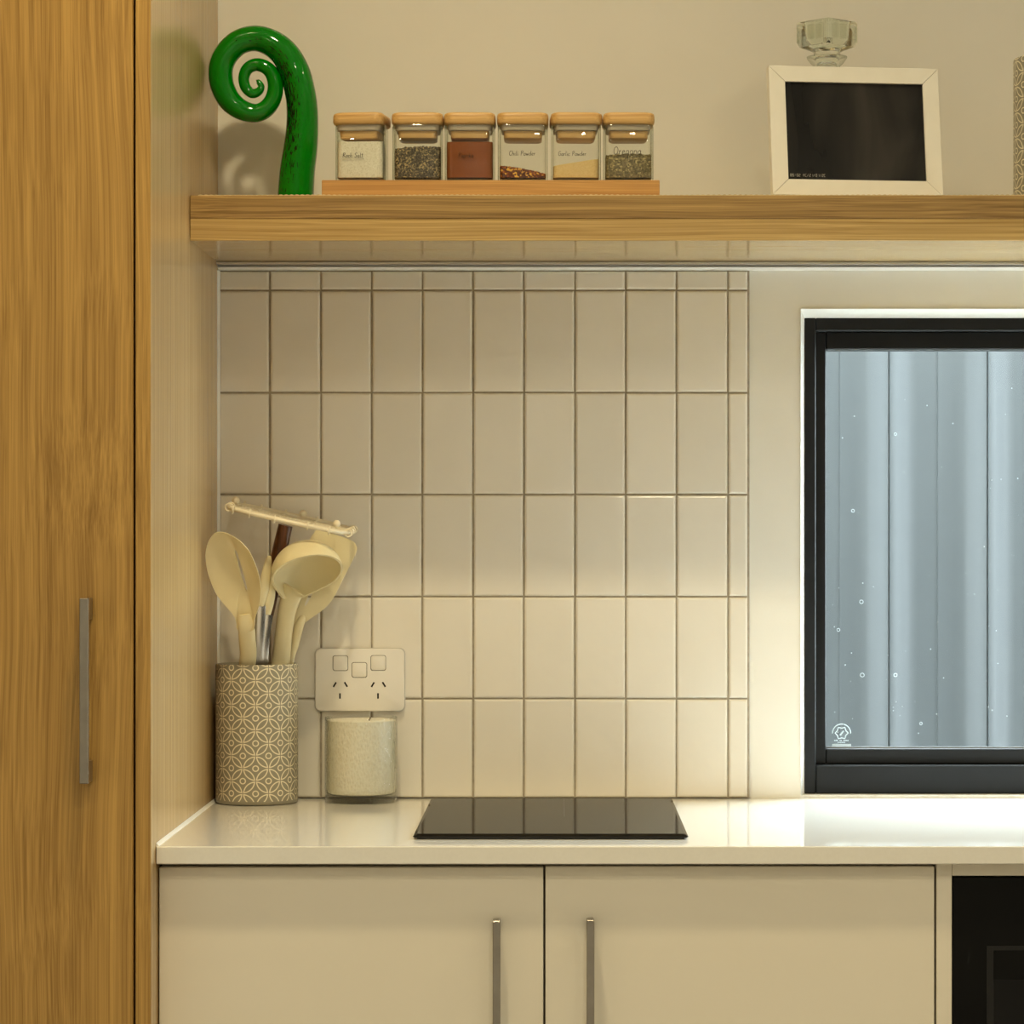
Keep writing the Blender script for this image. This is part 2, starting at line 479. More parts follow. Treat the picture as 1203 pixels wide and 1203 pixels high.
# tiles -----------------------------------------------------------
S0 = sc_at(0.0)
cols = [260.5, 317.5, 377.5, 437.0, 496.5, 556.0, 615.5, 675.5, 735.0, 794.5, 855.0, 878.5]
rows = [318.5, 341.5, 461.5, 581.0, 701.0, 820.5, 938.0]
cx = [(c - VX) / S0 for c in cols]; cx[0] = PANEL_X + 0.0014
rz = [CAM_Z + (VY - r) / S0 for r in rows]; rz[-1] = 0.9012
J = 0.0011
obj('grout', box(cx[0] - 0.001, cx[-1] + 0.0018, -0.0050, 0.001, rz[-1], rz[0]), M['grout'], wall)
for i in range(len(cx) - 1):
    for k in range(len(rz) - 1):
        w = (cx[i+1] - cx[i]) / 2 - J; h = (rz[k] - rz[k+1]) / 2 - J
        b = bmesh.new()
        dj = [random.uniform(-0.0003, 0.0003) for _ in range(4)]
        # cushion-edged tile: body, then an inset proud face
        ring = lambda e, y: [(-w + e + dj[0], y, -h + e + dj[1]), (w - e + dj[2], y, -h + e + dj[1]), (w - e + dj[2], y, h - e + dj[3]), (-w + e + dj[0], y, h - e + dj[3])]
        e2 = min(0.0028, w * 0.4)
        loft([ring(0, 0), ring(0, -0.0068), ring(0.0005, -0.0077), ring(0.0013, -0.0085), ring(e2, -0.0089)], True, True, True, b)
        obj('tile', b, M['tile'], wall, ((cx[i] + cx[i+1]) / 2, 0.001, (rz[k] + rz[k+1]) / 2),
            (random.uniform(-0.0022, 0.0022), 0, random.uniform(-0.003, 0.003)))
# outside ---------------------------------------------------------
obj('outside_ground', box(-4, 7, T, 6.0, -0.22, -0.12), M['ground'], kind='structure', label='concrete side path outside the window')
FY = 1.30
fs = sc_at(FY)
fbm = bmesh.new()
prof = []
per = 115.0 / fs
x0 = (1042 - VX) / fs
unit = [(-57, -0.0035), (-55.5, -0.0050), (-40, -0.0030), (-26, -0.0030), (-20, -0.0060), (-12, -0.0130), (-5, -0.0180), (-0.9, -0.0195), (-0.3, -0.0175), (0.4, -0.0175), (0.9, -0.0210), (5, -0.0205), (12, -0.0160), (20, -0.0100), (27, -0.0065), (35, -0.0050), (56, -0.0035)]
for k in range(-9, 16):
    for dx, d in unit:
        prof.append((x0 + k * per + dx / fs, FY + d * 1.6))
front = [(x, y) for x, y in prof]
loft([[(x, y, -0.12) for x, y in front], [(x, y, 1.74) for x, y in front]], False, False, False, fbm)
back = loft([[(x, y + 0.0012, -0.12) for x, y in front], [(x, y + 0.0012, 1.74) for x, y in front]], False, False, False)
merge(fbm, back)
fence = obj('metal_fence', fbm, M['fence'], label='tall blue-grey ribbed metal fence outside the window', category='fence', smooth=40)

obj('fence_shader', box(-4, 7, T + 0.001, T + 0.46, 2.50, 2.64), M['ceiling'], kind='structure', label='unseen overhang added above the window to shade the fence')  # unseen overhang added to make the fence fall off darker downwards
# window ----------------------------------------------------------
win = obj('window_1', None, None, kind='structure', label='black aluminium framed window with clear wet glass')
FYF = 0.016                           # front face of the frame
fsx = sc_at(FYF)
fx0 = (945.0 - VX) / fsx; fz1 = CAM_Z + (VY - 373.5) / fsx; fz0 = CAM_Z + (VY - 932.5) / fsx
fx1 = 1.441
def frame_ring(x0, x1, z0, z1, l, r, b_, t_, y0, y1, bev=0.0012):
    b = bmesh.new()
    box(x0, x0 + l, y0, y1, z0, z1, bev, 1, b); box(x1 - r, x1, y0, y1, z0, z1, bev, 1, b)
    box(x0 + l, x1 - r, y0 + 0.0002, y1, z0, z0 + b_, bev, 1, b); box(x0 + l, x1 - r, y0 + 0.0002, y1, z1 - t_, z1, bev, 1, b)
    return b
obj('outer_frame', frame_ring(fx0, fx1, fz0, fz1, 0.0150, 0.016, 0.0370, 0.0170, FYF, 0.10), M['black_alu'], win)
sx0, sx1, sz0, sz1 = fx0 + 0.0150, fx1 - 0.016, fz0 + 0.0370, fz1 - 0.0170
obj('glazing_bead', frame_ring(sx0, sx1, sz0, sz1, 0.0150, 0.014, 0.0200, 0.0225, FYF + 0.020, 0.085), M['black_alu'], win)
gy = FYF + 0.036
gx0, gx1, gz0, gz1 = sx0 + 0.0140, sx1 - 0.014, sz0 + 0.0190, sz1 - 0.0215
pane = obj('glass_pane', box(gx0, gx1, gy, gy + 0.005, gz0, gz1), M['win_glass'], win)
gasket = frame_ring(gx0, gx1, gz0, gz1, 0.0016, 0.0016, 0.0028, 0.0016, gy - 0.002, gy - 0.0003, 0)
obj('gasket', gasket, plain('grey_gasket', (0.30, 0.33, 0.36), 0.3), win)
# dried rain spots on the pane
sp = bmesh.new()
gs = sc_at(gy)
for k in range(110):
    px, pz = random.uniform(gx0 + 0.01, gx0 + 0.33), random.uniform(gz0 + 0.02, gz1 - 0.04)
    r = random.choice((0.0004, 0.0005, 0.0006, 0.0009))
    c = [sp.verts.new((px + r * math.cos(a), gy - 0.0004, pz + r * math.sin(a))) for a in [2*PI*j/6 for j in range(6)]]
    sp.faces.new(c)
for (qx, qy, rr) in ((985, 740, 1.8), (1012, 707, 2.2), (1013, 793, 2.3), (1052, 793, 2.0), (1082, 850, 1.6), (1002, 600, 1.8), (1052, 510, 1.6)):
    c = P(qx, qy, gy - 0.0008); r = rr / gs
    tube([(c.x + r*math.cos(2*PI*j/12), c.y, c.z + r*math.sin(2*PI*j/12)) for j in range(12)], 0.00035, 5, True, bm=sp)
obj('water_spots', sp, M['etch'], pane, kind='stuff')
# etched safety mark in the pane's corner
mk = bmesh.new()
mc = P(988.7, 861.2, gy - 0.0006); u = 1 / gs
def ribbon(pts, w, bm, y, closed=False):
    tube([(p[0], y, p[1]) for p in pts], (w), 4, closed, bm=bm)
star = []
for j in range(12):
    a = 2*PI*j/12; r = (7.6 if j % 2 == 0 else 5.7) * u
    star.append((mc.x + r*math.cos(a), mc.z + r*math.sin(a)))
ribbon(star, 0.0008, mk, mc.y, True)
for a0, a1 in ((80, 182), (75, -2)):
    ribbon([(mc.x + 10.6*u*math.cos(math.radians(a0 + (a1-a0)*j/10)), mc.z + 10.6*u*math.sin(math.radians(a0 + (a1-a0)*j/10))) for j in range(11)], 0.0007, mk, mc.y)
ribbon([(mc.x - 1.8*u, mc.z - 2.6*u), (mc.x - 0.4*u, mc.z - 1.0*u), (mc.x + 2.4*u, mc.z + 2.6*u)], 0.0010, mk, mc.y)
for j in range(11):
    if j in (3, 6): continue
    box(mc.x + (-8.6 + j*1.55)*u, mc.x + (-7.5 + j*1.55)*u, mc.y - 0.0003, mc.y + 0.0002, mc.z - 9.4*u, mc.z - 8.0*u, bm=mk)
for j in range(6):
    box(mc.x + (-4.6 + j*1.5)*u, mc.x + (-3.5 + j*1.5)*u, mc.y - 0.0003, mc.y + 0.0002, mc.z - 11.6*u, mc.z - 10.4*u, bm=mk)
box(mc.x - 11.2*u, mc.x + 11.2*u, mc.y - 0.0003, mc.y + 0.0002, mc.z - 16.2*u, mc.z - 12.8*u, bm=mk)
obj('safety_mark', mk, M['etch'], pane)
# white chamfered bead between wall and frame
tb = bmesh.new()
def chamfer(a_out, b_out, a_in, b_in):
    """quad strip prism: outer edge on wall face, inner edge by the frame"""
    loft([[(a_out[0], -0.002, a_out[1]), (a_in[0], FYF, a_in[1]), (a_in[0], FYF + 0.02, a_in[1]), (a_out[0], FYF + 0.02, a_out[1])],
          [(b_out[0], -0.002, b_out[1]), (b_in[0], FYF, b_in[1]), (b_in[0], FYF + 0.02, b_in[1]), (b_out[0], FYF + 0.02, b_out[1])]], True, True, True, tb)
chamfer((WX0, WZ0), (WX0, WZ1), (fx0, WZ0), (fx0, fz1))
chamfer((WX0, WZ1), (WX1, WZ1), (fx0, fz1), (fx1, fz1))
chamfer((WX1, WZ0), (WX1, WZ1), (fx1, WZ0), (fx1, fz1))
box(WX0, WX1, 0.001, FYF + 0.02, WZ0 - 0.0038, fz0 - 0.0002, bm=tb)
obj('trim_1', tb, M['bead'], kind='structure', label='white bead lining the window opening')

# ------------------------------------------------------------------ tall cabinet
TY = -0.638
tall = thing('tall_cabinet', 'tall oak pantry cabinet with slim bar handle at the left', 'cabinet', (0, 0, 0))
obj('side_panel', box(PANEL_X - 0.0165, PANEL_X, TY, -0.002, 0.0005, 2.55, 0.0008, 1), M['oak_side'], tall)
obj('side_panel_edge', box(PANEL_X - 0.0165, PANEL_X - 0.0004, TY - 0.0012, TY, 0.0005, 2.55), M['oak_v'], tall)
obj('body', box(-1.065, PANEL_X - 0.0166, TY + 0.021, -0.002, 0.0005, 2.55), M['carcass'], tall)
tdoor = obj('door', box(-1.06, PANEL_X - 0.0165 - 0.0030, TY, TY + 0.019, 0.10, 2.545, 0.0009, 1), M['oak_v'], tall)
def bar_handle(parent, x, yface, z0, z1, wid=0.0090, proud=0.030, foot=0.022, wrap=None):
    b = bmesh.new()
    box(x - wid/2, x + wid/2, yface - proud, yface - proud + 0.008, z0, z1, 0.0008, 1, b)
    for za, zb in ((z0, z0 + foot), (z1 - foot, z1)):
        box(x - wid/2 + 0.0003, x + wid/2 - 0.0003, yface - proud + 0.006, yface + 0.0, za + 0.0003, zb - 0.0003, 0.0005, 1, b)
    return obj('handle', b, M['steel'], parent, label='brushed nickel square bar handle')
hs = sc_at(TY - 0.03)
bar_handle(tdoor, (98.5 - VX) / hs, TY, CAM_Z + (VY - 921) / hs, CAM_Z + (VY - 703) / hs, 0.0098, 0.030, 0.024)

# ------------------------------------------------------------------ base cabinets
DY = -0.582                           # door faces
ds = sc_at(DY)
def dx(px): return (px - VX) / ds
def dz(py): return CAM_Z + (VY - py) / ds
base = thing('base_cabinet', 'white laminate base cabinet with two doors under the cooktop', 'cabinet')
obj('body', box(PANEL_X + 0.002, dx(1099), DY + 0.0215, -0.004, 0.10, 0.8795), M['carcass'], base)
obj('kickboard', box(PANEL_X + 0.002, dx(1099), DY + 0.06, DY + 0.078, 0.0005, 0.0995), M['laminate'], base)
d1 = obj('door', box(PANEL_X + 0.0012, dx(638.2), DY, DY + 0.019, 0.105, dz(1019.0), 0.0008, 1), M['laminate'], base)
d2 = obj('door', box(dx(640.8), dx(1097.6), DY, DY + 0.019, 0.105, dz(1018.0), 0.0008, 1), M['laminate'], base)
hs = sc_at(DY - 0.026)
bar_handle(d1, (583.3 - VX) / hs, DY, 0.612, CAM_Z + (VY - 1082) / hs, 0.0084, 0.026, 0.012)
bar_handle(d2, (693.8 - VX) / hs, DY, 0.612, CAM_Z + (VY - 1081) / hs, 0.0084, 0.026, 0.012)

oc = thing('oven_cabinet', 'white laminate oven housing beside the two-door cabinet', 'cabinet')
ox0, ox1 = dx(1118.3), dx(1118.3) + 0.597
obj('end_panel', box(dx(1100.2), ox0, DY, -0.004, 0.0005, 0.8795, 0.0006, 1), M['laminate'], oc)
obj('end_panel', box(ox1, ox1 + 0.017, DY, -0.004, 0.0005, 0.8795, 0.0006, 1), M['laminate'], oc)
obj('top_rail', box(ox0 + 0.0004, ox1, DY + 0.0008, DY + 0.019, dz(1029.0), 0.8795, 0.0004, 1), M['laminate'], oc)
obj('base_board', box(ox0, ox1, DY + 0.02, -0.004, 0.10, 0.118), M['carcass'], oc)
oven = thing('oven', 'black glass built-in oven under the countertop', 'oven')
ot = dz(1030.5)
obj('body', box(ox0 + 0.006, ox1 - 0.006, DY + 0.012, -0.03, 0.1185, ot - 0.006), M['oven_dark'], oven)
od = obj('door', box(ox0 + 0.001, ox1 - 0.001, DY - 0.001, DY + 0.0115, 0.1195, ot, 0.001, 1), M['oven_black'], oven)
wx, wz = dx(1159), dz(1111)
obj('window_border', frame_ring(wx, ox1 - 0.040, 0.30, wz, 0.0075, 0.0075, 0.0075, 0.0050, DY - 0.0016, DY - 0.0011, 0), M['oven_dark'], od)
obj('window', box(wx + 0.0076, ox1 - 0.0476, DY - 0.0014, DY - 0.0011, 0.3076, wz - 0.0375), plain('oven_window', (0.008, 0.008, 0.0085), 0.3, spec=0.15), od)

# ------------------------------------------------------------------ countertop, cooktop
CT = 0.900
ctop = thing('countertop', 'glossy white stone countertop', 'countertop')
obj('slab', box(PANEL_X + 0.0005, 2.2, -0.602, -0.0005, 0.8805, CT, 0.0012, 2), M['stone'], ctop)
sb = bmesh.new()
loft([[(PANEL_X + 0.0002, y, CT - 0.001), (PANEL_X + 0.0036, y, CT + 0.0001), (PANEL_X + 0.0026, y, CT + 0.0014), (PANEL_X + 0.0014, y, CT + 0.0026), (PANEL_X + 0.0002, y, CT + 0.0036)] for y in (-0.600, -0.010)], True, True, True, sb)
obj('silicone_bead', sb, M['silicone'], ctop, smooth=50)
ck = thing('cooktop', 'black glass induction cooktop set on the white counter', 'cooktop', (-0.0077, -0.2965, CT))
g = loft([[(x, y, z) for x, y in rrect(hx, hy, 0.0025, 3)] for hx, hy, z in ((0.1535, 0.2300, 0.0018), (0.1545, 0.2310, 0.0030), (0.1540, 0.2305, 0.0040), (0.1502, 0.2267, 0.0062))])
obj('glass_top', g, M['cook_black'], ck)
obj('gasket', box(-0.150, 0.150, -0.2265, 0.2265, 0.0002, 0.0018), M['cook_edge'], ck)
mkb = bmesh.new()
for k in range(12):
    box(0.0155, 0.0162, 0.215 - k * 0.020, 0.215 - k * 0.020 - 0.012, 0.0062, 0.00625, bm=mkb)
obj('zone_marking', mkb, M['mark'], ck)

# ------------------------------------------------------------------ floating shelf
SZ0, SZ1, SYF = 1.5940, 1.6480, -0.300
shelf = thing('floating_shelf', 'thick oak floating shelf above the tiles', 'shelf')
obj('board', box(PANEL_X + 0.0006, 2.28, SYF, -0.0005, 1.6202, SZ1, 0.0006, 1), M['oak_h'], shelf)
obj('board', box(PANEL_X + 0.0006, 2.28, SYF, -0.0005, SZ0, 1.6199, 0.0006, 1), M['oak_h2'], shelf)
# light channel tucked under the back of the shelf
ch = bmesh.new()
prof = [(-0.030, SZ0 - 0.0002), (-0.030, SZ0 - 0.0035), (-0.022, SZ0 - 0.0035), (-0.022, SZ0 - 0.0015), (-0.020, SZ0 - 0.0015), (-0.020, SZ0 - 0.0045), (-0.0120, SZ0 - 0.0045), (-0.0120, SZ0 - 0.0022), (-0.0102, SZ0 - 0.0022), (-0.0102, SZ0 - 0.0058), (-0.0005, SZ0 - 0.0058), (-0.0005, SZ0 - 0.0002)]
loft([[(x, y, z) for y, z in prof] for x in (PANEL_X + 0.001, 2.28)], True, True, True, ch)
tr2 = obj('trim_2', ch, M['alu'], kind='structure', label='slim ribbed metal channel along the back of the shelf underside')
obj('gap_shade_strip', box(PANEL_X + 0.001, 2.279, -0.0306, -0.0301, SZ0 - 0.0012, SZ0 - 0.0002), M['gapline'], tr2)  # dark strip: shade between shelf and channel put into the colour
obj('gap_shade_strip', box(PANEL_X + 0.001, 2.279, -0.0206, -0.0201, SZ0 - 0.0043, SZ0 - 0.0036), M['gapline'], tr2)  # second strip, painting the shade between the channel ribs
cb = bmesh.new()
loft([[(x, y, z) for y, z in ((-0.0004, SZ0 - 0.0062), (-0.0150, SZ0 - 0.0062), (-0.0125, SZ0 - 0.0078), (-0.0075, rz[0] + 0.0004), (-0.0004, rz[0] + 0.0004))] for x in (PANEL_X + 0.001, 2.28)], True, True, True, cb)
obj('trim_3', cb, M['bead'], kind='structure', label='white silicone line above the tiles')
cb2 = bmesh.new()
loft([[(PANEL_X + 0.0002, -0.0130, z), (PANEL_X + 0.0022, -0.0110, z), (PANEL_X + 0.0036, -0.0082, z), (PANEL_X + 0.0002, -0.0082, z)] for z in (CT + 0.0040, rz[0])], True, True, True, cb2)
obj('trim_4', cb2, M['silicone'], kind='structure', label='white silicone line in the corner of tiles and oak panel')
# scalloped liner on the shelf
lb = bmesh.new()
nx = 1080
ring_t, ring_b = [], []
LX0, LX1 = PANEL_X + 0.010, 1.30
for k in range(nx + 1):
    x = LX0 + (LX1 - LX0) * k / nx
    z = SZ1 + 0.0004 + 0.0011 * abs(math.sin(PI * (x - LX0) / 0.0064)) * (0.75 + 0.25 * math.sin(x * 37))
    ring_t.append((x, z))
rows_ = [[(x, SYF + 0.001, SZ1 + 0.0001) for x, z in ring_t], [(x, SYF + 0.001, z) for x, z in ring_t], [(x, SYF + 0.012, z) for x, z in ring_t], [(x, -0.02, SZ1 + 0.0004) for x, z in ring_t]]
loft(rows_, False, False, False, lb)
obj('shelf_liner', lb, M['liner'], label='thin scalloped non-slip liner along the oak shelf top', category='shelf liner')
SH = SZ1 + 0.0017                     # standing height on the lined shelf

# ------------------------------------------------------------------ green fern sculpture
KY = -0.125
ks = sc_at(KY)
koru = [(746, 1030, 87), (752, 910, 85), (760, 800, 83), (774, 700, 80), (782, 600, 76), (781, 500, 73.5), (769, 420, 72), (747, 338, 71), (702, 257, 68), (640, 205, 64), (565, 181, 60.5), (492, 196, 59), (434, 244, 58.5), (401, 310, 58), (402, 390, 57), (435, 466, 54), (492, 515, 49), (560, 533, 44), (612, 512, 41.5), (646, 464, 39), (656, 404, 37), (640, 348, 34), (606, 315, 32), (563, 305, 30.5), (524, 325, 28.5), (507, 368, 26.5), (516, 412, 25), (545, 440, 23), (576, 432, 20), (589, 408, 16), (577, 386, 12), (570, 380, 7)]
dense = catmull(koru, 7)
path = []; rads = []
for (a, b, r) in dense:
    p = P(160 + a / 4.01, b / 4.01, KY)
    path.append(p); rads.append(r / 4.01 / ks)
zb = SH + 0.0045
keep = [i for i, p in enumerate(path) if p.z > zb]
path = [path[i] for i in keep]; rads = [rads[i] for i in keep]
kn = 26
rings = []; vlen = [0.0]
for i in range(1, len(path)): vlen.append(vlen[-1] + (path[i] - path[i-1]).length / 0.045)
for i, p in enumerate(path):
    t = (path[min(i+1, len(path)-1)] - path[max(i-1, 0)]).normalized()
    bn = Vector((0, -1, 0)); nn = bn.cross(t)
    rings.append([p + nn * (rads[i] * math.cos(2*PI*k/kn)) + bn * (rads[i] * math.sin(2*PI*k/kn)) for k in range(kn)])
kb = bmesh.new()
uvl = kb.loops.layers.uv.new('UVMap')
V = [[kb.verts.new(q) for q in r] for r in rings]
for i in range(len(V) - 1):
    for k in range(kn):
        j = (k + 1) % kn
        f = kb.faces.new((V[i][k], V[i][j], V[i+1][j], V[i+1][k]))
        for lp, (uu, vv) in zip(f.loops, ((k, i), (k + 1, i), (k + 1, i + 1), (k, i + 1))):
            lp[uvl].uv = (uu / kn, vlen[vv])
kb.faces.new(V[0][::-1])
tip = kb.verts.new(path[-1] + (path[-1] - path[-3]).normalized() * rads[-1])
for k in range(kn): kb.faces.new((V[-1][k], V[-1][(k+1) % kn], tip))
fern = thing('fern_sculpture', 'green glass spiral fern frond sculpture on the shelf', 'sculpture', (path[0].x, KY, SH))
ko = obj('frond', kb, M['fern'], fern, smooth=True)
ko.matrix_parent_inverse = Matrix.Translation((-path[0].x, -KY, -SH))
obj('base', lathe([(0.0250, 0.0), (0.0262, 0.001), (0.0262, 0.0035), (0.0245, 0.0045)], 40), M['jar_glass'], fern, smooth=40)

# ------------------------------------------------------------------ spice jars on their tray
TYF = -0.286
ts = sc_at(TYF)
tx0, tx1 = (378 - VX) / ts, (775 - VX) / ts
TZ = SH + 0.0185
obj('spice_tray', box(tx0, tx1, TYF, TYF + 0.080, SH, TZ, 0.0008, 1), M['tray_wood'], label='low honey coloured wooden tray under the spice jars', category='tray', smooth=False)

GLY = {  # pen strokes of a small hand-lettered alphabet (x, y), baseline 0, x-height 1, ascender 2
 'R': (1.15, [[(.1,0),(.15,1.9)],[(.0,1.75),(.6,2.0),(.95,1.6),(.6,1.15),(.15,1.0),(.6,.6),(1.1,0)]]),
 'o': (.85, [[(.45,1),(.1,.7),(.1,.2),(.4,0),(.75,.3),(.7,.8),(.45,1),(.85,.85)]]),
 'c': (.75, [[(.7,.85),(.4,1),(.1,.6),(.2,.1),(.5,0),(.75,.2)]]),
 'k': (.85, [[(.1,2),(.1,0)],[(.7,1),(.15,.45),(.8,0)]]),
 'S': (1.1, [[(1.0,1.8),(.6,2),(.2,1.7),(.35,1.2),(.8,.8),(.8,.2),(.4,0),(.0,.25)]]),
 'a': (.9, [[(.75,.9),(.4,1),(.1,.6),(.2,.1),(.5,.05),(.75,.5),(.75,.95)],[(.75,.6),(.8,.1),(.95,.05)]]),
 'l': (.45, [[(.2,0),(.2,2.0)],[(.2,.05),(.45,.1)]]),
 't': (.65, [[(.3,1.8),(.3,.2),(.55,0)],[(.0,1.2),(.65,1.25)]]),
 'P': (1.1, [[(.15,0),(.2,1.9)],[(.0,1.7),(.6,2.0),(1.0,1.6),(.7,1.1),(.2,.95)]]),
 'p': (.85, [[(.1,1),(.1,-.9)],[(.1,.8),(.5,1),(.75,.6),(.5,.05),(.1,.2)]]),
 'r': (.6, [[(.1,1),(.15,0)],[(.15,.6),(.35,.95),(.6,.9)]]),
 'i': (.4, [[(.2,1),(.2,.1),(.4,.05)],[(.2,1.45),(.22,1.55)]]),
 'C': (1.1, [[(1.0,1.7),(.6,2),(.15,1.4),(.15,.5),(.5,0),(1.05,.3)]]),
 'h': (.85, [[(.1,2),(.1,0)],[(.1,.7),(.45,1),(.7,.7),(.72,0)]]),
 'w': (1.1, [[(.05,1),(.25,0),(.5,.8),(.75,0),(1.05,1)]]),
 'd': (.85, [[(.7,.9),(.35,1),(.1,.5),(.3,0),(.7,.3)],[(.72,2),(.72,0)]]),
 'e': (.8, [[(.1,.5),(.65,.6),(.6,.95),(.35,1),(.1,.6),(.25,.05),(.75,.15)]]),
 'G': (1.15, [[(1.0,1.7),(.6,2),(.15,1.4),(.15,.5),(.5,0),(.95,.3),(1.0,.9),(.6,.9)]]),
 'y': (.85, [[(.1,1),(.2,.4),(.6,.4),(.7,1)],[(.7,1),(.6,-.6),(.2,-.9)]]),
 'g': (.85, [[(.7,.9),(.35,1),(.1,.5),(.35,.05),(.7,.4)],[(.72,1),(.68,-.7),(.2,-.8)]]),
 'n': (.85, [[(.1,1),(.1,0)],[(.1,.7),(.45,1),(.7,.7),(.75,0)]]),
 'O': (1.2, [[(.6,2),(.1,1.5),(.1,.5),(.55,0),(1.0,.4),(1.05,1.4),(.6,2)]]),
 ' ': (.7, []),
}
def lettering(text, width, y, rad):
    """hand lettering as thin strokes in the xz plane, starting at x=0"""
    tot = sum(GLY[c][0] + .18 for c in text)
    k = width / tot
    b = bmesh.new(); x = 0
    for c in text:
        w, strokes = GLY[c]
        for s in strokes:
            d = catmull(s, 3)
            tube([((x + px + py * 0.10) * k, y, py * k) for px, py in d], rad, 5, bm=b)
        x += w + .18
    return b

JH, JB = 0.0685, 0.0302               # jar body height, half width
def make_glass():
    b = bmesh.new()
    R = 0.0095
    def ring(h, z): return [(x, y, z) for x, y in rrect(h, h, max(0.002, R - (JB - h)), 5)]
    rings = [ring(JB - 0.002, 0.0), ring(JB - 0.0005, 0.0012), ring(JB, 0.003), ring(JB, JH - 0.002), ring(JB - 0.0008, JH), ring(JB - 0.0018, JH - 0.0008),
             ring(JB - 0.0022, JH - 0.004), ring(JB - 0.0022, 0.0045), ring(JB - 0.004, 0.0028)]
    loft(rings, True, True, True, b)
    bmesh.ops.recalc_face_normals(b, faces=b.faces)
    me = bpy.data.meshes.new('jar_glass'); b.to_mesh(me); b.free()
    me.materials.append(M['jar_glass'])
    me.polygons.foreach_set('use_smooth', [True] * len(me.polygons)); me.set_sharp_from_angle(angle=math.radians(35))
    return me
def make_lid():
    b = bmesh.new(); H = 0.0311
    def ring(h, z): return [(x, y, z) for x, y in rrect(h, h, 0.011, 6)]
    loft([ring(H - 0.0026, 0.0), ring(H - 0.0008, 0.0009), ring(H, 0.0030), ring(H, 0.0105), ring(H - 0.0008, 0.0130), ring(H - 0.0028, 0.0144), ring(H - 0.012, 0.0148)], True, True, True, b)
    bmesh.ops.recalc_face_normals(b, faces=b.faces)
    me = bpy.data.meshes.new('lid'); b.to_mesh(me); b.free(); me.materials.append(M['bamboo'])
    me.polygons.foreach_set('use_smooth', [True] * len(me.polygons)); me.set_sharp_from_angle(angle=math.radians(50))
    return me
def simple_ringed(name, mat, data):
    b = bmesh.new()
    loft([[(x, y, z) for x, y in rrect(h, h, r, 5)] for h, r, z in data], True, True, True, b)
    bmesh.ops.recalc_face_normals(b, faces=b.faces)
    me = bpy.data.meshes.new(name); b.to_mesh(me); b.free(); me.materials.append(mat)
    me.polygons.foreach_set('use_smooth', [True] * len(me.polygons)); me.set_sharp_from_angle(angle=math.radians(40))
    return me
glass_me, lid_me = make_glass(), make_lid()
seal_me = simple_ringed('seal', M['seal'], [(0.0238, 0.007, -0.0072), (0.0262, 0.008, -0.0066), (0.0268, 0.008, -0.0035), (0.0262, 0.008, 0.0)])
plug_me = simple_ringed('plug', M['bamboo'], [(0.0205, 0.005, -0.0172), (0.0228, 0.006, -0.0155), (0.0235, 0.006, -0.0074)])

def fill(zl, zr, bumpy, seed):
    """contents: rounded-square block with a rough sloping top"""
    h = JB - 0.0026; n = 14
    rnd = random.Random(seed)
    b = bmesh.new()
    z0 = 0.0047
    out = rrect(h, h, 0.0072, 5)
    def top(x, y):
        t = (x + h) / (2 * h)
        return zl * (1 - t) + zr * t + rnd.uniform(-bumpy, bumpy)
    m = len(out)
    rings = [[(x, y, z0) for x, y in out], [(x, y, top(x, y)) for x, y in out]]
    for s in (0.97, 0.85, 0.7, 0.5, 0.25, 0.05):
        rings.append([(x * s, y * s, top(x * s, y * s)) for x, y in out])
    # denser sides so that the edge line looks granular
    loft(rings, True, True, True, b)
    return b
def granules(bm, zl, zr, size, count, seed):
    rnd = random.Random(seed); h = JB - 0.0042
    for _ in range(count):
        side = rnd.random()
        x = rnd.uniform(-h + .006, h - .006)
        y = rnd.uniform(-h, -h * 0.3) if side < 0.8 else rnd.uniform(-h, h)
        if y < -h + .006 and abs(x) > h - .010: continue
        t = (x + h) / (2 * h); z = zl * (1 - t) + zr * t + rnd.uniform(-0.3, 0.8) * size
        r = size * rnd.uniform(0.4, 0.9)
        q = Euler((rnd.uniform(0, 6), rnd.uniform(0, 6), 0)).to_matrix()
        v = [bm.verts.new(Vector((x, y, z)) + q @ Vector(c) * r) for c in ((1,0,-.6),(-.6,.9,-.6),(-.6,-.9,-.6),(0,0,1))]
        for f in ((0,1,2),(0,3,1),(1,3,2),(2,3,0)): bm.faces.new([v[i] for i in f])

JY = TYF + 0.042
js = sc_at(JY - JB)
jars = [  # centre px, lid turn (deg), contents name/material, top z left/right, lettering (text, px offset from centre, px width, z), labels
 (423.5, -7, 'rock_salt', 'salt', .0480, .0482, 0.0002, ('Rock Salt', -20, 24, .0285), 'square glass jar of white rock salt, leftmost on the tray', 'white rock salt inside the leftmost spice jar'),
 (490.0, 0, 'black_pepper', 'pepper', .0395, .0420, .0007, None, 'square glass jar of dark cracked pepper without lettering', 'dark cracked pepper inside a square glass jar'),
 (551.5, 0, 'paprika', 'paprika', .0478, .0478, .0001, ('Paprika', -13, 18, .0285), 'square glass jar full of red-brown paprika', 'red-brown paprika powder filling a square glass jar'),
 (614.0, 0, 'chilli_flakes', 'chilli', .0190, .0095, .0010, ('Chili Powder', -16, 31, .0308), 'square glass jar with a little red chilli in the bottom', 'red and yellow chilli flakes in a square glass jar'),
 (676.5, 2, 'garlic_powder', 'garlic', .0185, .0275, .0002, ('Garlic Powder', -21, 33, .0305), 'square glass jar partly filled with pale yellow garlic powder', 'pale yellow garlic powder sloping in a square glass jar'),
 (738.5, 1, 'dried_oregano', 'oregano', .0315, .0325, .0008, ('Oregano', -18, 33, .0322), 'square glass jar of grey-green oregano, rightmost on the tray', 'grey-green dried oregano in the rightmost spice jar'),
]
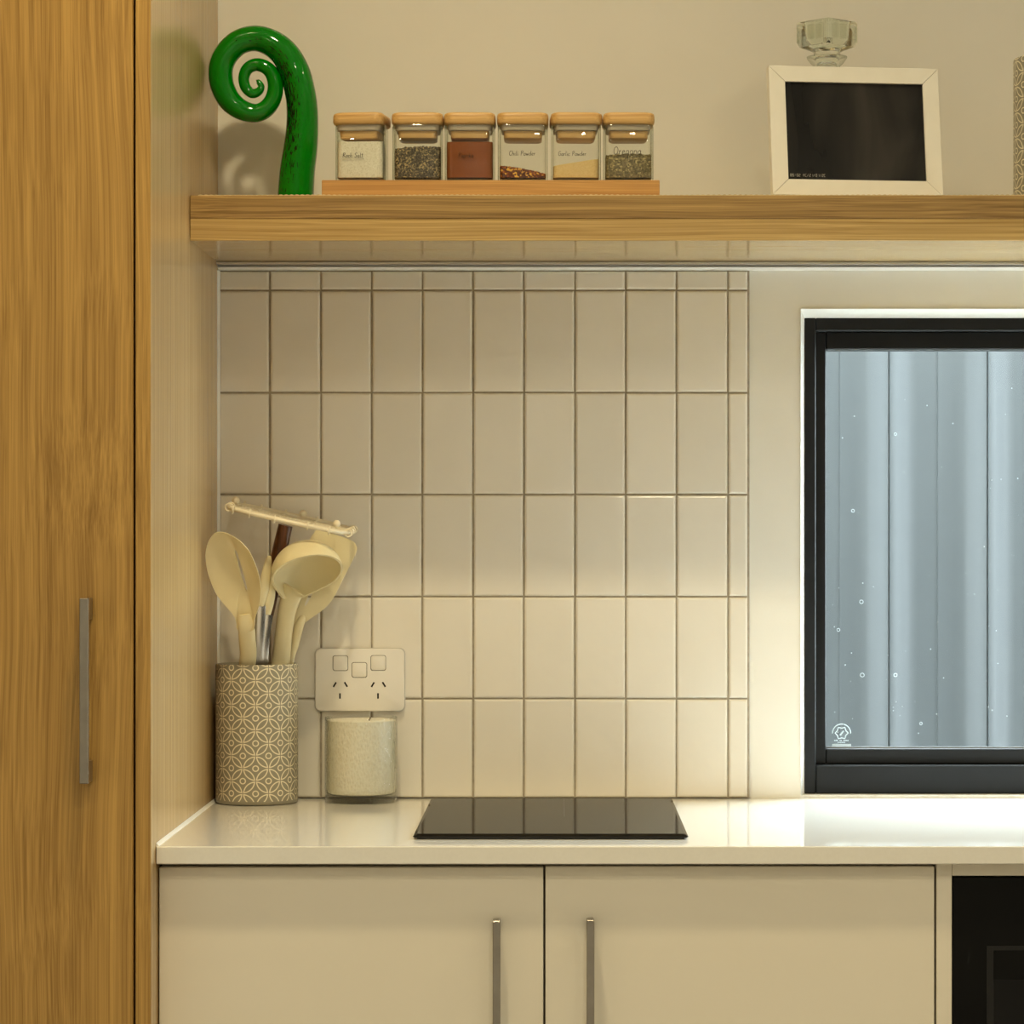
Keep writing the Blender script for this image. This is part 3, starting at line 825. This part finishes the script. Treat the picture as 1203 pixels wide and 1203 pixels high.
for k, (cpx, turn, cname, cmat, zl, zr, bumpy, txt, lab, clab) in enumerate(jars):
    jx = (cpx - VX) / js
    j = thing('spice_jar', lab, 'jar', (jx, JY, TZ + 0.0002), (0, 0, math.radians(turn * 0.25)), 'spice jars on the tray')
    gl = obj('glass', glass_me, None, j)
    ld = obj('lid', lid_me, None, j, (0, 0, JH + 0.0003), (0, 0, math.radians(turn)))
    obj('seal', seal_me, None, ld); obj('plug', plug_me, None, ld)
    if txt:
        text, off, wpx, tz = txt
        big = 1.0
        lb_ = lettering(text, wpx / js, -JB - 0.0004, 0.00030 if text != 'Oregano' else 0.00036)
        obj('lettering', lb_, M['ink'], j, (off / js, 0, tz), label='black hand lettering reading ' + text)
    fb = fill(zl, zr, bumpy, 40 + k)
    if cmat in ('pepper', 'chilli', 'oregano'): granules(fb, zl, zr, 0.0016, 420, 80 + k)
    obj(cname, fb, M[cmat], None, (jx, JY, TZ + 0.0002), (0, 0, math.radians(turn * 0.25)), label=clab, category='spice', kind='stuff')

# ------------------------------------------------------------------ picture frame
FW, FH = 0.2115, 0.1625
yaw = math.atan2(0.028, 0.210); lean = math.radians(9.5)
pf = thing('picture_frame', 'white tabletop picture frame holding a dark glossy print', 'picture frame', (0.2600, -0.270, SH + 0.0029), (-lean, 0, yaw))
BW = 0.0195
def rail(p0, p1, q1, q0):
    b = bmesh.new()
    o = [p0, p1, q1, q0]
    loft([[(x, 0.014, z) for x, z in o], [(x, 0.0006, z) for x, z in o], [(x + (0.0004 if x < FW/2 else -0.0004), 0.0, z + (0.0004 if z < FH/2 else -0.0004)) for x, z in o]], True, True, True, b)
    return b
e = 0.00022
obj('frame_rail', rail((0, 0), (FW, 0), (FW - BW - e, BW - e), (BW + e, BW - e)), M['frame_white'], pf)
obj('frame_rail', rail((0, FH), (FW, FH), (FW - BW - e, FH - BW + e), (BW + e, FH - BW + e)), M['frame_white'], pf)
obj('frame_rail', rail((0, e*2), (0, FH - e*2), (BW, FH - BW - e), (BW, BW + e)), M['frame_white'], pf)
obj('frame_rail', rail((FW, e*2), (FW, FH - e*2), (FW - BW, FH - BW - e), (FW - BW, BW + e)), M['frame_white'], pf)
ph = obj('photo', box(BW - 0.004, FW - BW + 0.004, 0.0046, 0.0052, BW - 0.004, FH - BW + 0.004), M['photo'], pf)
obj('backing', box(0.004, FW - 0.004, 0.0144, 0.0165, 0.004, FH - 0.004), M['backing'], pf)
DIG = {'0': 'abcdef', '1': 'bc', '2': 'abged', '5': 'afgcd', '8': 'abcdefg', 'A': 'abcefg', 'C': 'afed', '6': 'afgcde'}
SEG = {'a': ((0,2),(1,2)), 'b': ((1,2),(1,1)), 'c': ((1,1),(1,0)), 'd': ((0,0),(1,0)), 'e': ((0,1),(0,0)), 'f': ((0,2),(0,1)), 'g': ((0,1),(1,1))}
db = bmesh.new(); x = BW + 0.0040; un = 0.0016
for c in '85:02 AC/21/01/2C':
    if c in DIG:
        for s in DIG[c]:
            (xa, za), (xb, zb_) = SEG[s]
            tube([(x + xa*un, 0.0043, BW + 0.0050 + za*un), (x + xb*un, 0.0043, BW + 0.0050 + zb_*un)], 0.00022, 4, bm=db)
    elif c == '/': tube([(x, 0.0043, BW + 0.005), (x + un*.8, 0.0043, BW + 0.005 + 2*un)], 0.00020, 4, bm=db)
    elif c == ':':
        for dzz in (0.6, 1.5): box(x + un*.3, x + un*.6, 0.0042, 0.0044, BW + 0.005 + dzz*un, BW + 0.005 + (dzz + .3)*un, bm=db)
    x += un * 1.62
obj('timestamp', db, M['white_text'], ph, label='small pale digital date stamp')
st_ = bmesh.new()
box(FW/2 - 0.03, FW/2 + 0.03, 0, 0.003, -0.120, 0.0, 0.0005, 1, st_)
bmesh.ops.rotate(st_, verts=st_.verts, cent=(0, 0, 0), matrix=Matrix.Rotation(math.radians(32), 3, 'X'))
obj('stand', st_, M['backing'], pf, (0, 0.0168, 0.122))

# ------------------------------------------------------------------ glass decanter behind the frame
DYC = -0.105
dsx = sc_at(DYC)
dec = thing('decanter', 'clear glass decanter with square stopper behind the picture frame', 'decanter', ((971.5 - VX) / dsx, DYC, SH), (0, 0, math.radians(42)))
def dzz(py): return CAM_Z + (VY - py) / dsx - SH
zl = dzz(67)
def drings(data):
    return [[(x, y, z) for x, y in (rrect(h, h, r, 7))] for h, r, z in data]
b = loft(drings([(0.038, 0.012, 0.0), (0.041, 0.012, 0.003), (0.041, 0.012, 0.105), (0.036, 0.014, 0.122), (0.020, 0.0195, 0.140), (0.0165, 0.0164, 0.150), (0.0165, 0.0164, zl - 0.012), (0.0205, 0.0204, zl - 0.0085), (0.0255, 0.0254, zl - 0.0015), (0.0255, 0.0254, zl), (0.0205, 0.0204, zl + 0.0002), (0.0128, 0.0127, zl - 0.006), (0.0128, 0.0127, 0.152), (0.017, 0.0165, 0.137), (0.033, 0.012, 0.118), (0.037, 0.011, 0.102), (0.037, 0.011, 0.012), (0.030, 0.010, 0.009)]))
obj('bottle', b, M['jar_glass'], dec, smooth=35)
zt0, zt1 = dzz(65.5), dzz(26.5)
H = 0.0285
sd = [(0.0118, 0.0117, zl - 0.010), (0.0175, 0.0174, zl + 0.0006), (0.0160, 0.0155, zt0 + 0.004), (0.0185, 0.010, zt0 + 0.0065), (0.0262, 0.006, zt0 + 0.0105), (H, 0.005, zt0 + 0.0165), (H, 0.005, zt1 - 0.002), (H - 0.0015, 0.0045, zt1), (0.0200, 0.004, zt1 - 0.0005), (0.0185, 0.004, zt1 - 0.004), (0.0165, 0.004, zt0 + 0.020), (0.0120, 0.004, zt0 + 0.014)]
stp = loft(drings(sd))
so = obj('stopper', stp, M['cut_glass'], dec, smooth=35)
# vertical flutes on the stopper's faces
fl = bmesh.new()
for q in range(4):
    a = q * PI / 2
    for k in range(3):
        off = (k - 1) * 0.0155
        hw = 0.0060
        pts = [(H + 0.0012, off - hw), (H + 0.0012, off + hw)]
        bb = box(H - 0.0006, H + 0.0011, off - hw, off + hw, zt0 + 0.019, zt1 - 0.005, 0.0008, 2)
        bmesh.ops.rotate(bb, verts=bb.verts, cent=(0, 0, 0), matrix=Matrix.Rotation(a, 3, 'Z'))
        merge(fl, bb)
obj('flutes', fl, M['jar_glass'], so)

# ------------------------------------------------------------------ patterned crocks
CR, CH = 0.0525, 0.1775
def make_crock():
    n = 80
    prof_ = [(CR - 0.004, 0.0), (CR - 0.0012, 0.0012), (CR, 0.005), (CR, 0.008)] + [(CR, 0.008 + (CH - 0.010) * k / 8) for k in range(1, 9)] + [(CR - 0.0008, CH), (CR - 0.0028, CH), (CR - 0.0036, CH - 0.001), (CR - 0.0036, 0.012), (CR - 0.010, 0.006)]
    b = bmesh.new(); uvl = b.loops.layers.uv.new('UVMap')
    V = [[b.verts.new((r*math.cos(2*PI*i/n), r*math.sin(2*PI*i/n), z)) for i in range(n)] for r, z in prof_]
    for a in range(len(V) - 1):
        inner = a >= 12
        for i in range(n):
            j = (i + 1) % n
            f = b.faces.new((V[a][i], V[a][j], V[a+1][j], V[a+1][i]))
            for lp, (ii, aa) in zip(f.loops, ((i, a), (i+1, a), (i+1, a+1), (i, a+1))):
                lp[uvl].uv = (20.0 * ii / n, (prof_[aa][1] / 0.01585) + 0.02) if not inner else (0.5, 0.1)
    b.faces.new(V[0][::-1]); f = b.faces.new(V[-1])
    for lp in f.loops: lp[uvl].uv = (0.5, 0.1)
    bmesh.ops.recalc_face_normals(b, faces=b.faces)
    me = bpy.data.meshes.new('crock'); b.to_mesh(me); b.free()
    me.polygons.foreach_set('use_smooth', [True] * len(me.polygons)); me.set_sharp_from_angle(angle=math.radians(50))
    me.materials.append(M['crock'])
    return me
cme = make_crock()
CX, CY = -0.3838, -0.0640
obj('utensil_crock', cme, None, None, (CX, CY, CT + 0.0002), (0, 0, math.radians(4)), label='grey patterned ceramic crock holding cream utensils on the counter', category='crock', group='grey patterned crocks')
rs = sc_at(-0.20)
obj('utensil_crock', cme, None, None, ((1191 - VX) / rs + CR, -0.200, SH), (0, 0, math.radians(13)), label='grey patterned ceramic crock at the right end of the shelf', category='crock', group='grey patterned crocks')
IN = CT + 0.0105                       # inside floor of the crock

# ------------------------------------------------------------------ utensils
def blade(outer, inner, un, depth, thick, rings=7):
    """annular blade from a slot outline to an outer outline (equal lists of points), dished along un"""
    n = len(outer)
    b = bmesh.new(); rows = []
    for side, order in ((-1, range(rings + 1)), (1, range(rings, -1, -1))):
        for q in order:
            t = q / rings
            th = thick * (1.0 if q < rings else 0.45)
            rows.append([i_.lerp(p, t) - un * (depth * (1 - t * t)) + un * (side * th / 2) for p, i_ in zip(outer, inner)])
    V = [[b.verts.new(p) for p in r] for r in rows]
    m = len(V)
    for a in range(m):
        A, B = V[a], V[(a + 1) % m]
        for i in range(n):
            j = (i + 1) % n
            b.faces.new((A[i], A[j], B[j], B[i]))
    return b
def slot_points(outline, c, w, l, ang):
    """slot outline (pixels) sampled in the directions of the outline's points as seen from the slot centre"""
    out = []
    for a, b in outline:
        t = math.atan2(b - c[1], a - c[0]); t2 = t - ang
        r = 1 / (abs(math.sin(t2) / w)**2.6 + abs(math.cos(t2) / l)**2.6)**(1/2.6)
        out.append((c[0] + r * math.cos(t), c[1] + r * math.sin(t)))
    return out
# slotted spoon leaning on the oak panel
SYB = -0.176
spoon = thing('slotted_spoon', 'cream slotted serving spoon standing left in the crock', 'spoon', (CX, CY, IN))
def child_abs(name, bm, mat, parent, **kw):
    o = obj(name, bm, mat, parent, **kw)
    o.matrix_parent_inverse = (Matrix.Translation(parent.location) @ parent.rotation_euler.to_matrix().to_4x4()).inverted()
    return o
crop = [(60,450),(66,510),(80,575),(120,680),(162,742),(205,792),(245,842),(259,880),(264,925),(320,945),(372,925),(375,870),(390,820),(409,760),(416,700),(414,640),(395,550),(350,440),(313,390),(270,350),(225,322),(180,304),(140,301),(110,316),(80,360),(65,410)]
sout = catmull([(230.5 + a / 5.47, 570 + b / 5.47) for a, b in crop] + [(230.5 + crop[0][0] / 5.47, 570 + crop[0][1] / 5.47)], 3)[:-1]
sslot = slot_points(sout, (280.2, 673.5), 2.1, 26.0, math.atan2(50, 14))
def SY(b): return -0.1880 + (b - 627) / (740 - 627) * 0.050
def SP(a, b): return P(a, b, SY(b) - (a - 275) * 0.00030)
sn = (SP(300, 680) - SP(250, 680)).cross(SP(275, 640) - SP(275, 720)).normalized()
if sn.y > 0: sn = -sn
child_abs('bowl', blade([SP(*q) for q in sout], [SP(*q) for q in sslot], sn, 0.0105, 0.0034), M['silic_cream'], spoon, smooth=60)
hp = [SP(287, 722) + sn * 0.0, SP(289.3, 737), P(290.3, 752, -0.1285), P(290.6, 779, -0.1010), Vector((CX - 0.026, -0.078, 1.00)), Vector((CX - 0.031, -0.052, IN + 0.012))]
hr = [(0.0070, 0.0018), (0.0104, 0.0030), (0.0108, 0.0046), (0.0108, 0.0055), (0.0100, 0.0055), (0.009, 0.005)]
dp = catmull([(*p, *r) for p, r in zip(hp, hr)], 6)
child_abs('handle', tube([d[:3] for d in dp], [(d[3], d[4]) for d in dp], 14, up=(0.1, -1, 0)), M['silic_cream'], spoon, smooth=60)

# ladle, opening turned to the viewer
ladle = thing('ladle', 'cream soup ladle in the crock with its bowl facing forward', 'ladle', (CX, CY, IN))
lc = P(361, 675, -0.118)
ln = Vector((0.24, -0.50, -0.83)).normalized()           # opening direction
lu = Vector((1, 0, 0.26)); lu = (lu - ln * lu.dot(ln)).normalized()
lv = ln.cross(lu).normalized()
if lv.z < 0: lv = -lv
RL = 0.0430
def ladle_rim(t):
    # spout-like pull towards the handle (lower left)
    d = (t - math.radians(236) + PI) % (2*PI) - PI
    return RL * (1 + 0.34 * math.exp(-(d / 0.42)**2)) 
rings_o, rings_i = [], []
n = 56
lb2 = bmesh.new()
def lpt(t, phi, extra):
    r0 = ladle_rim(t)
    k = math.cos(phi)
    r = RL * k + (r0 - RL) * max(0.0, k - 0.55) / 0.45
    return lc + (lu * math.cos(t) + lv * math.sin(t)) * (r + extra * k) - ln * ((0.040 + extra) * math.sin(phi))
phis = [PI / 2 * q / 12 for q in range(13)]
rows = [[lpt(2*PI*k/n, ph, 0.0028) for k in range(n)] for ph in reversed(phis[:-1])] + [[lpt(2*PI*k/n, ph, 0.0) for k in range(n)] for ph in phis[:-1]]
loft(rows, True, True, True, lb2)
child_abs('bowl', lb2, M['silic_cream'], ladle, smooth=60)
th = math.radians(236)
nk = lc + (lu * math.cos(th) + lv * math.sin(th)) * (RL * 1.26) - ln * 0.003
hp = [lc + (lu * math.cos(th) + lv * math.sin(th)) * (RL * 1.00) - ln * 0.006, nk, P(335.0, 730, -0.078), P(329.5, 780, -0.068), Vector((CX + 0.024, -0.072, 1.00)), Vector((CX + 0.018, -0.075, IN + 0.008))]
hr = [(0.0150, 0.0022), (0.0135, 0.0036), (0.0112, 0.0062), (0.0118, 0.007), (0.0105, 0.0065), (0.009, 0.006)]
dp = catmull([(*p, *r) for p, r in zip(hp, hr)], 6)
child_abs('handle', tube([d[:3] for d in dp], [(d[3], d[4]) for d in dp], 14, up=(0, -1, 0)), M['silic_cream'], ladle, smooth=60)

# slotted turner behind the ladle
turner = thing('slotted_turner', 'cream slotted turner leaning right behind the ladle', 'turner', (CX, CY, IN))
TYB = -0.062
poly = [(372, 622), (391, 627), (412, 634.5), (418, 640), (419, 647), (412, 663), (403, 680), (392, 702), (381, 715), (366, 726), (352, 736), (347, 741), (344.5, 735), (345, 715), (349, 690), (356, 660), (364, 634)]
tc_ = (380, 680)
pout = catmull(poly + [poly[0]], 4)[:-1]
pin = slot_points(pout, (364, 700), 1.7, 13.0, math.atan2(-24, 12))
def TP(a, b): return P(a, b, TYB + (b - 680) * 0.00006)
child_abs('blade', blade([TP(*q) for q in pout], [TP(*q) for q in pin], Vector((0, -1, 0)), 0.0, 0.0028, 4), M['silic_cream'], turner, smooth=40)
hp = [P(357, 722, TYB + 0.004), P(350.5, 738, TYB), P(346.5, 757, TYB + 0.005), P(340.5, 782, TYB + 0.0095), Vector((CX + 0.034, -0.050, 1.00)), Vector((CX + 0.024, -0.044, IN + 0.008))]
hr = [(0.004, 0.0026), (0.0062, 0.0036), (0.0052, 0.0042), (0.0046, 0.0045), (0.006, 0.0045), (0.006, 0.0045)]
dp = catmull([(*p, *r) for p, r in zip(hp, hr)], 6)
child_abs('handle', tube([d[:3] for d in dp], [(d[3], d[4]) for d in dp], 12, up=(0, -1, 0)), M['silic_cream'], turner, smooth=60)

# wire-headed masher with dark handle
msh = thing('wire_masher', 'cream wire masher head with balls on a dark wood handle', 'masher', (CX, CY, IN))
hd = [P(335.5, 617, -0.082), P(328, 650, -0.080), P(316, 705, -0.076), P(307, 745, -0.072), P(301, 780, -0.068), Vector((CX - 0.003, -0.060, 1.0)), Vector((CX - 0.002, -0.055, IN + 0.010))]
hr = [0.0092, 0.0098, 0.0102, 0.0102, 0.0096, 0.008, 0.007]
dp = catmull([(*p, r) for p, r in zip(hd, hr)], 6)
child_abs('handle', tube([d[:3] for d in dp], [d[3] for d in dp], 16), M['dark_wood'], msh, smooth=60, label='dark brown wooden handle')
MA, MB_ = P(272, 594, -0.082), P(413, 624.5, -0.082)
mcn = (MA + MB_) / 2
ex = (MB_ - MA).normalized()
ey = Vector((0.05, 1, 0.052)).normalized(); ey = (ey - ex * ey.dot(ex)).normalized()
ez = ex.cross(ey).normalized()
if ez.z < 0: ez = -ez
RA, RB = (MB_ - MA).length / 2, 0.064
def mpt(a, ra=1.0, h=0.0): return mcn + ex * (RA * ra * math.cos(a)) + ey * (RB * ra * math.sin(a)) + ez * h
# squarish rim
def rim(a):
    c, s = math.cos(a), math.sin(a); e_ = 0.55
    return mcn + ex * (RA * math.copysign(abs(c)**e_, c)) + ey * (RB * math.copysign(abs(s)**e_, s))
child_abs('rim', tube([rim(2*PI*k/72) for k in range(72)], 0.0028, 8, True), M['cream_enamel'], msh, smooth=60)
def cross_wire(p, q):
    d = (q - p).normalized()
    child_abs('grid_wire', tube([p, (p + q) / 2 - ez * 0.002, q], 0.0013, 6), M['cream_enamel'], msh, smooth=60)
    side = ez.cross(d).normalized()
    for c in (p, q):
        child_abs('wire_loop', tube([c + d * (0.0046 * math.cos(2*PI*k/14)) + ez * (0.0046 * math.sin(2*PI*k/14)) for k in range(14)], 0.0012, 6, True), M['cream_enamel'], msh, smooth=60)
fx = [-0.88, -0.60, -0.19, 0.35, 0.70]
for f in fx:
    yy = RB * (1 - 0.10 * abs(f)**3) * 0.985
    cross_wire(mcn + ex * (RA * f) - ey * yy, mcn + ex * (RA * f) + ey * yy)
for f in (-0.62, -0.2, 0.25, 0.66):
    xx = RA * 0.985
    cross_wire(mcn + ey * (RB * f) - ex * xx, mcn + ey * (RB * f) + ex * xx)
for (bx, by, f) in ((277.0, 588.0, -0.072), (395.5, 615.5, -0.110), (356.0, 603.5, -0.030)):
    bb = bmesh.new(); bmesh.ops.create_icosphere(bb, subdivisions=3, radius=0.0050)
    bmesh.ops.translate(bb, verts=bb.verts, vec=P(bx, by, f))
    child_abs('ball', bb, M['cream_enamel'], msh, smooth=True)

# tongs
tg = thing('tongs', 'steel tongs with cream tips between the spoon and ladle', 'tongs', (CX, CY, IN))
def tong(tip_p, mid_p, low_p, bot, w):
    pts = [low_p, (low_p + mid_p) / 2, mid_p]
    d = catmull([tuple(bot), tuple(low_p), tuple(mid_p)], 6)
    child_abs('arm', tube(d, (0.0065, 0.0016), 10, up=(0.3, -1, 0)), M['chrome'], tg, smooth=60, label='stainless steel arm')
    L = (tip_p - mid_p); m = 12
    pp = [mid_p + L * (k / m) for k in range(m + 1)]
    rr = [(w * max(0.10, math.sin(PI * (0.10 + 0.86 * k / m)) ** 0.55), 0.0040 * max(0.12, math.sin(PI * (0.10 + 0.86 * k / m)) ** 0.5)) for k in range(m + 1)]
    child_abs('tip', tube(pp, rr, 14, up=(0.35, -1, 0)), M['silic_cream'], tg, smooth=60, label='cream silicone tip')
tong(P(316.5, 653, -0.108), P(306.5, 712, -0.103), P(304, 782, -0.0895), Vector((CX + 0.004, -0.092, IN + 0.006)), 0.0070)
tong(P(320, 673, -0.0985), P(314.5, 722, -0.0965), P(309, 782, -0.0850), Vector((CX + 0.008, -0.084, IN + 0.006)), 0.0068)

# ------------------------------------------------------------------ candle in rippled glass
KX, KYC = (424.3 - VX) / sc_at(-0.058), -0.058
candle = thing('candle', 'cream candle in a rippled clear glass beside the crock', 'candle', (KX, KYC, CT + 0.0002))
KR, KH = 0.0463, 0.1090
cg = lathe([(KR - 0.007, 0.0), (KR - 0.0025, 0.001), (KR - 0.0006, 0.004), (KR, 0.009), (KR + 0.0003, 0.05), (KR, KH - 0.001), (KR - 0.0005, KH), (KR - 0.0010, KH - 0.0006), (KR - 0.0012, KH - 0.003), (KR - 0.0012, 0.0125), (KR - 0.006, 0.0100), (0.012, 0.0092)], 72)
obj('glass', cg, M['candle_glass'], candle, smooth=45)
wx_ = obj('wax', lathe([(KR - 0.0075, 0.0112), (KR - 0.0036, 0.0130), (KR - 0.0016, 0.018), (KR - 0.0016, KH - 0.0045), (KR - 0.0028, KH - 0.0035), (0.010, KH - 0.005)], 64), None, candle, smooth=45)
wt = NT('rippled_cream_wax')
wn = wt.node('ShaderNodeTexVoronoi'); wt.link(wt.mapping((1, 1, 0.6)), wn.inputs['Vector']); wn.inputs['Scale'].default_value = 330
wt.set(wt.ramp(wn.outputs['Distance'], [(0.0, (0.84, 0.80, 0.66)), (0.5, (0.93, 0.91, 0.80))]), 0.5)
wt.bump(wn.outputs['Distance'], 0.5, 0.0015)
wx_.data.materials.append(wt.m)
wk = bmesh.new(); tube([(0.010, 0, KH - 0.009), (0.0105, 0, KH - 0.004), (0.0120, 0, KH - 0.0005)], 0.0009, 7, bm=wk)
obj('wick', wk, M['gapline'], candle)
tgm = bmesh.new()
for k in range(7):
    pass
a0 = math.radians(-14)
rg = [[((KR + d) * math.cos(a0 + q), (KR + d) * math.sin(a0 + q), z) for d, q in ((0.0004, -0.10), (0.0004, 0.10), (0.0016, 0.09), (0.0016, -0.09))] for z in (0.044, 0.083)]
loft(rg, True, True, True, tgm)
obj('glass_tag', tgm, M['candle_glass'], candle)

# ------------------------------------------------------------------ power outlet
PY = -0.0079
psx = sc_at(PY - 0.008)
pl = thing('power_outlet', 'white double power outlet with three square switches on the tiles', 'power outlet', ((422.6 - VX) / psx, PY, CAM_Z + (VY - 798.8) / psx))
hw, hh = 104.5 / psx / 2, 73.0 / psx / 2
def rr_block(hx, hz, r, y0, y1, bev):
    return loft([[(x, y0, z) for x, z in rrect(hx, hz, r, 6)], [(x, y1 + bev, z) for x, z in rrect(hx, hz, r, 6)], [(x, y1 + bev * 0.3, z) for x, z in rrect(hx - bev * 0.4, hz - bev * 0.4, r, 6)], [(x, y1, z) for x, z in rrect(hx - bev, hz - bev, r, 6)]])
obj('back_plate', rr_block(hw + 0.0012, hh + 0.0012, 0.0078, 0.0, -0.0035, 0.0004), plain('grey_back_plate', (0.55, 0.53, 0.49), 0.4), pl)
obj('plate', rr_block(hw, hh, 0.0075, -0.0035, -0.0085, 0.0009), M['plastic'], pl, smooth=30)
k = 1 / 9.624 / psx                    # crop pixels of the close view
def cc(px_, py_): return ((px_ - 590) * k, (421 - py_) * k)
for (ax, ay) in ((372, 231), (586, 308), (800, 229)):
    x, z = cc(ax, ay); h = 88 * k
    gp = rr_block(h, h, 0.0030, -0.0080, -0.00862, 0.0001)
    bmesh.ops.translate(gp, verts=gp.verts, vec=(x, 0, z))
    sw = rr_block(h - 0.00075, h - 0.00075, 0.0026, -0.0080, -0.0095, 0.0006)
    bmesh.ops.translate(sw, verts=sw.verts, vec=(x, 0, z))
    s_ = obj('switch', sw, M['plastic'], pl, smooth=30)
    obj('switch_gap', gp, M['gapline'], s_)
for ox in (0, 430):
    for (ax, ay, ang, ln_) in ((308, 474, 31, 62), (434, 472, -31, 62), (367, 602, 0, 62)):
        x, z = cc(ax + ox, ay)
        sl = box(-0.00105, 0.00105, -0.00872, -0.0080, -ln_ * k / 2, ln_ * k / 2)
        bmesh.ops.rotate(sl, verts=sl.verts, cent=(0, 0, 0), matrix=Matrix.Rotation(math.radians(ang), 3, 'Y'))
        bmesh.ops.translate(sl, verts=sl.verts, vec=(x, 0, z))
        obj('slot', sl, M['slot'], pl)
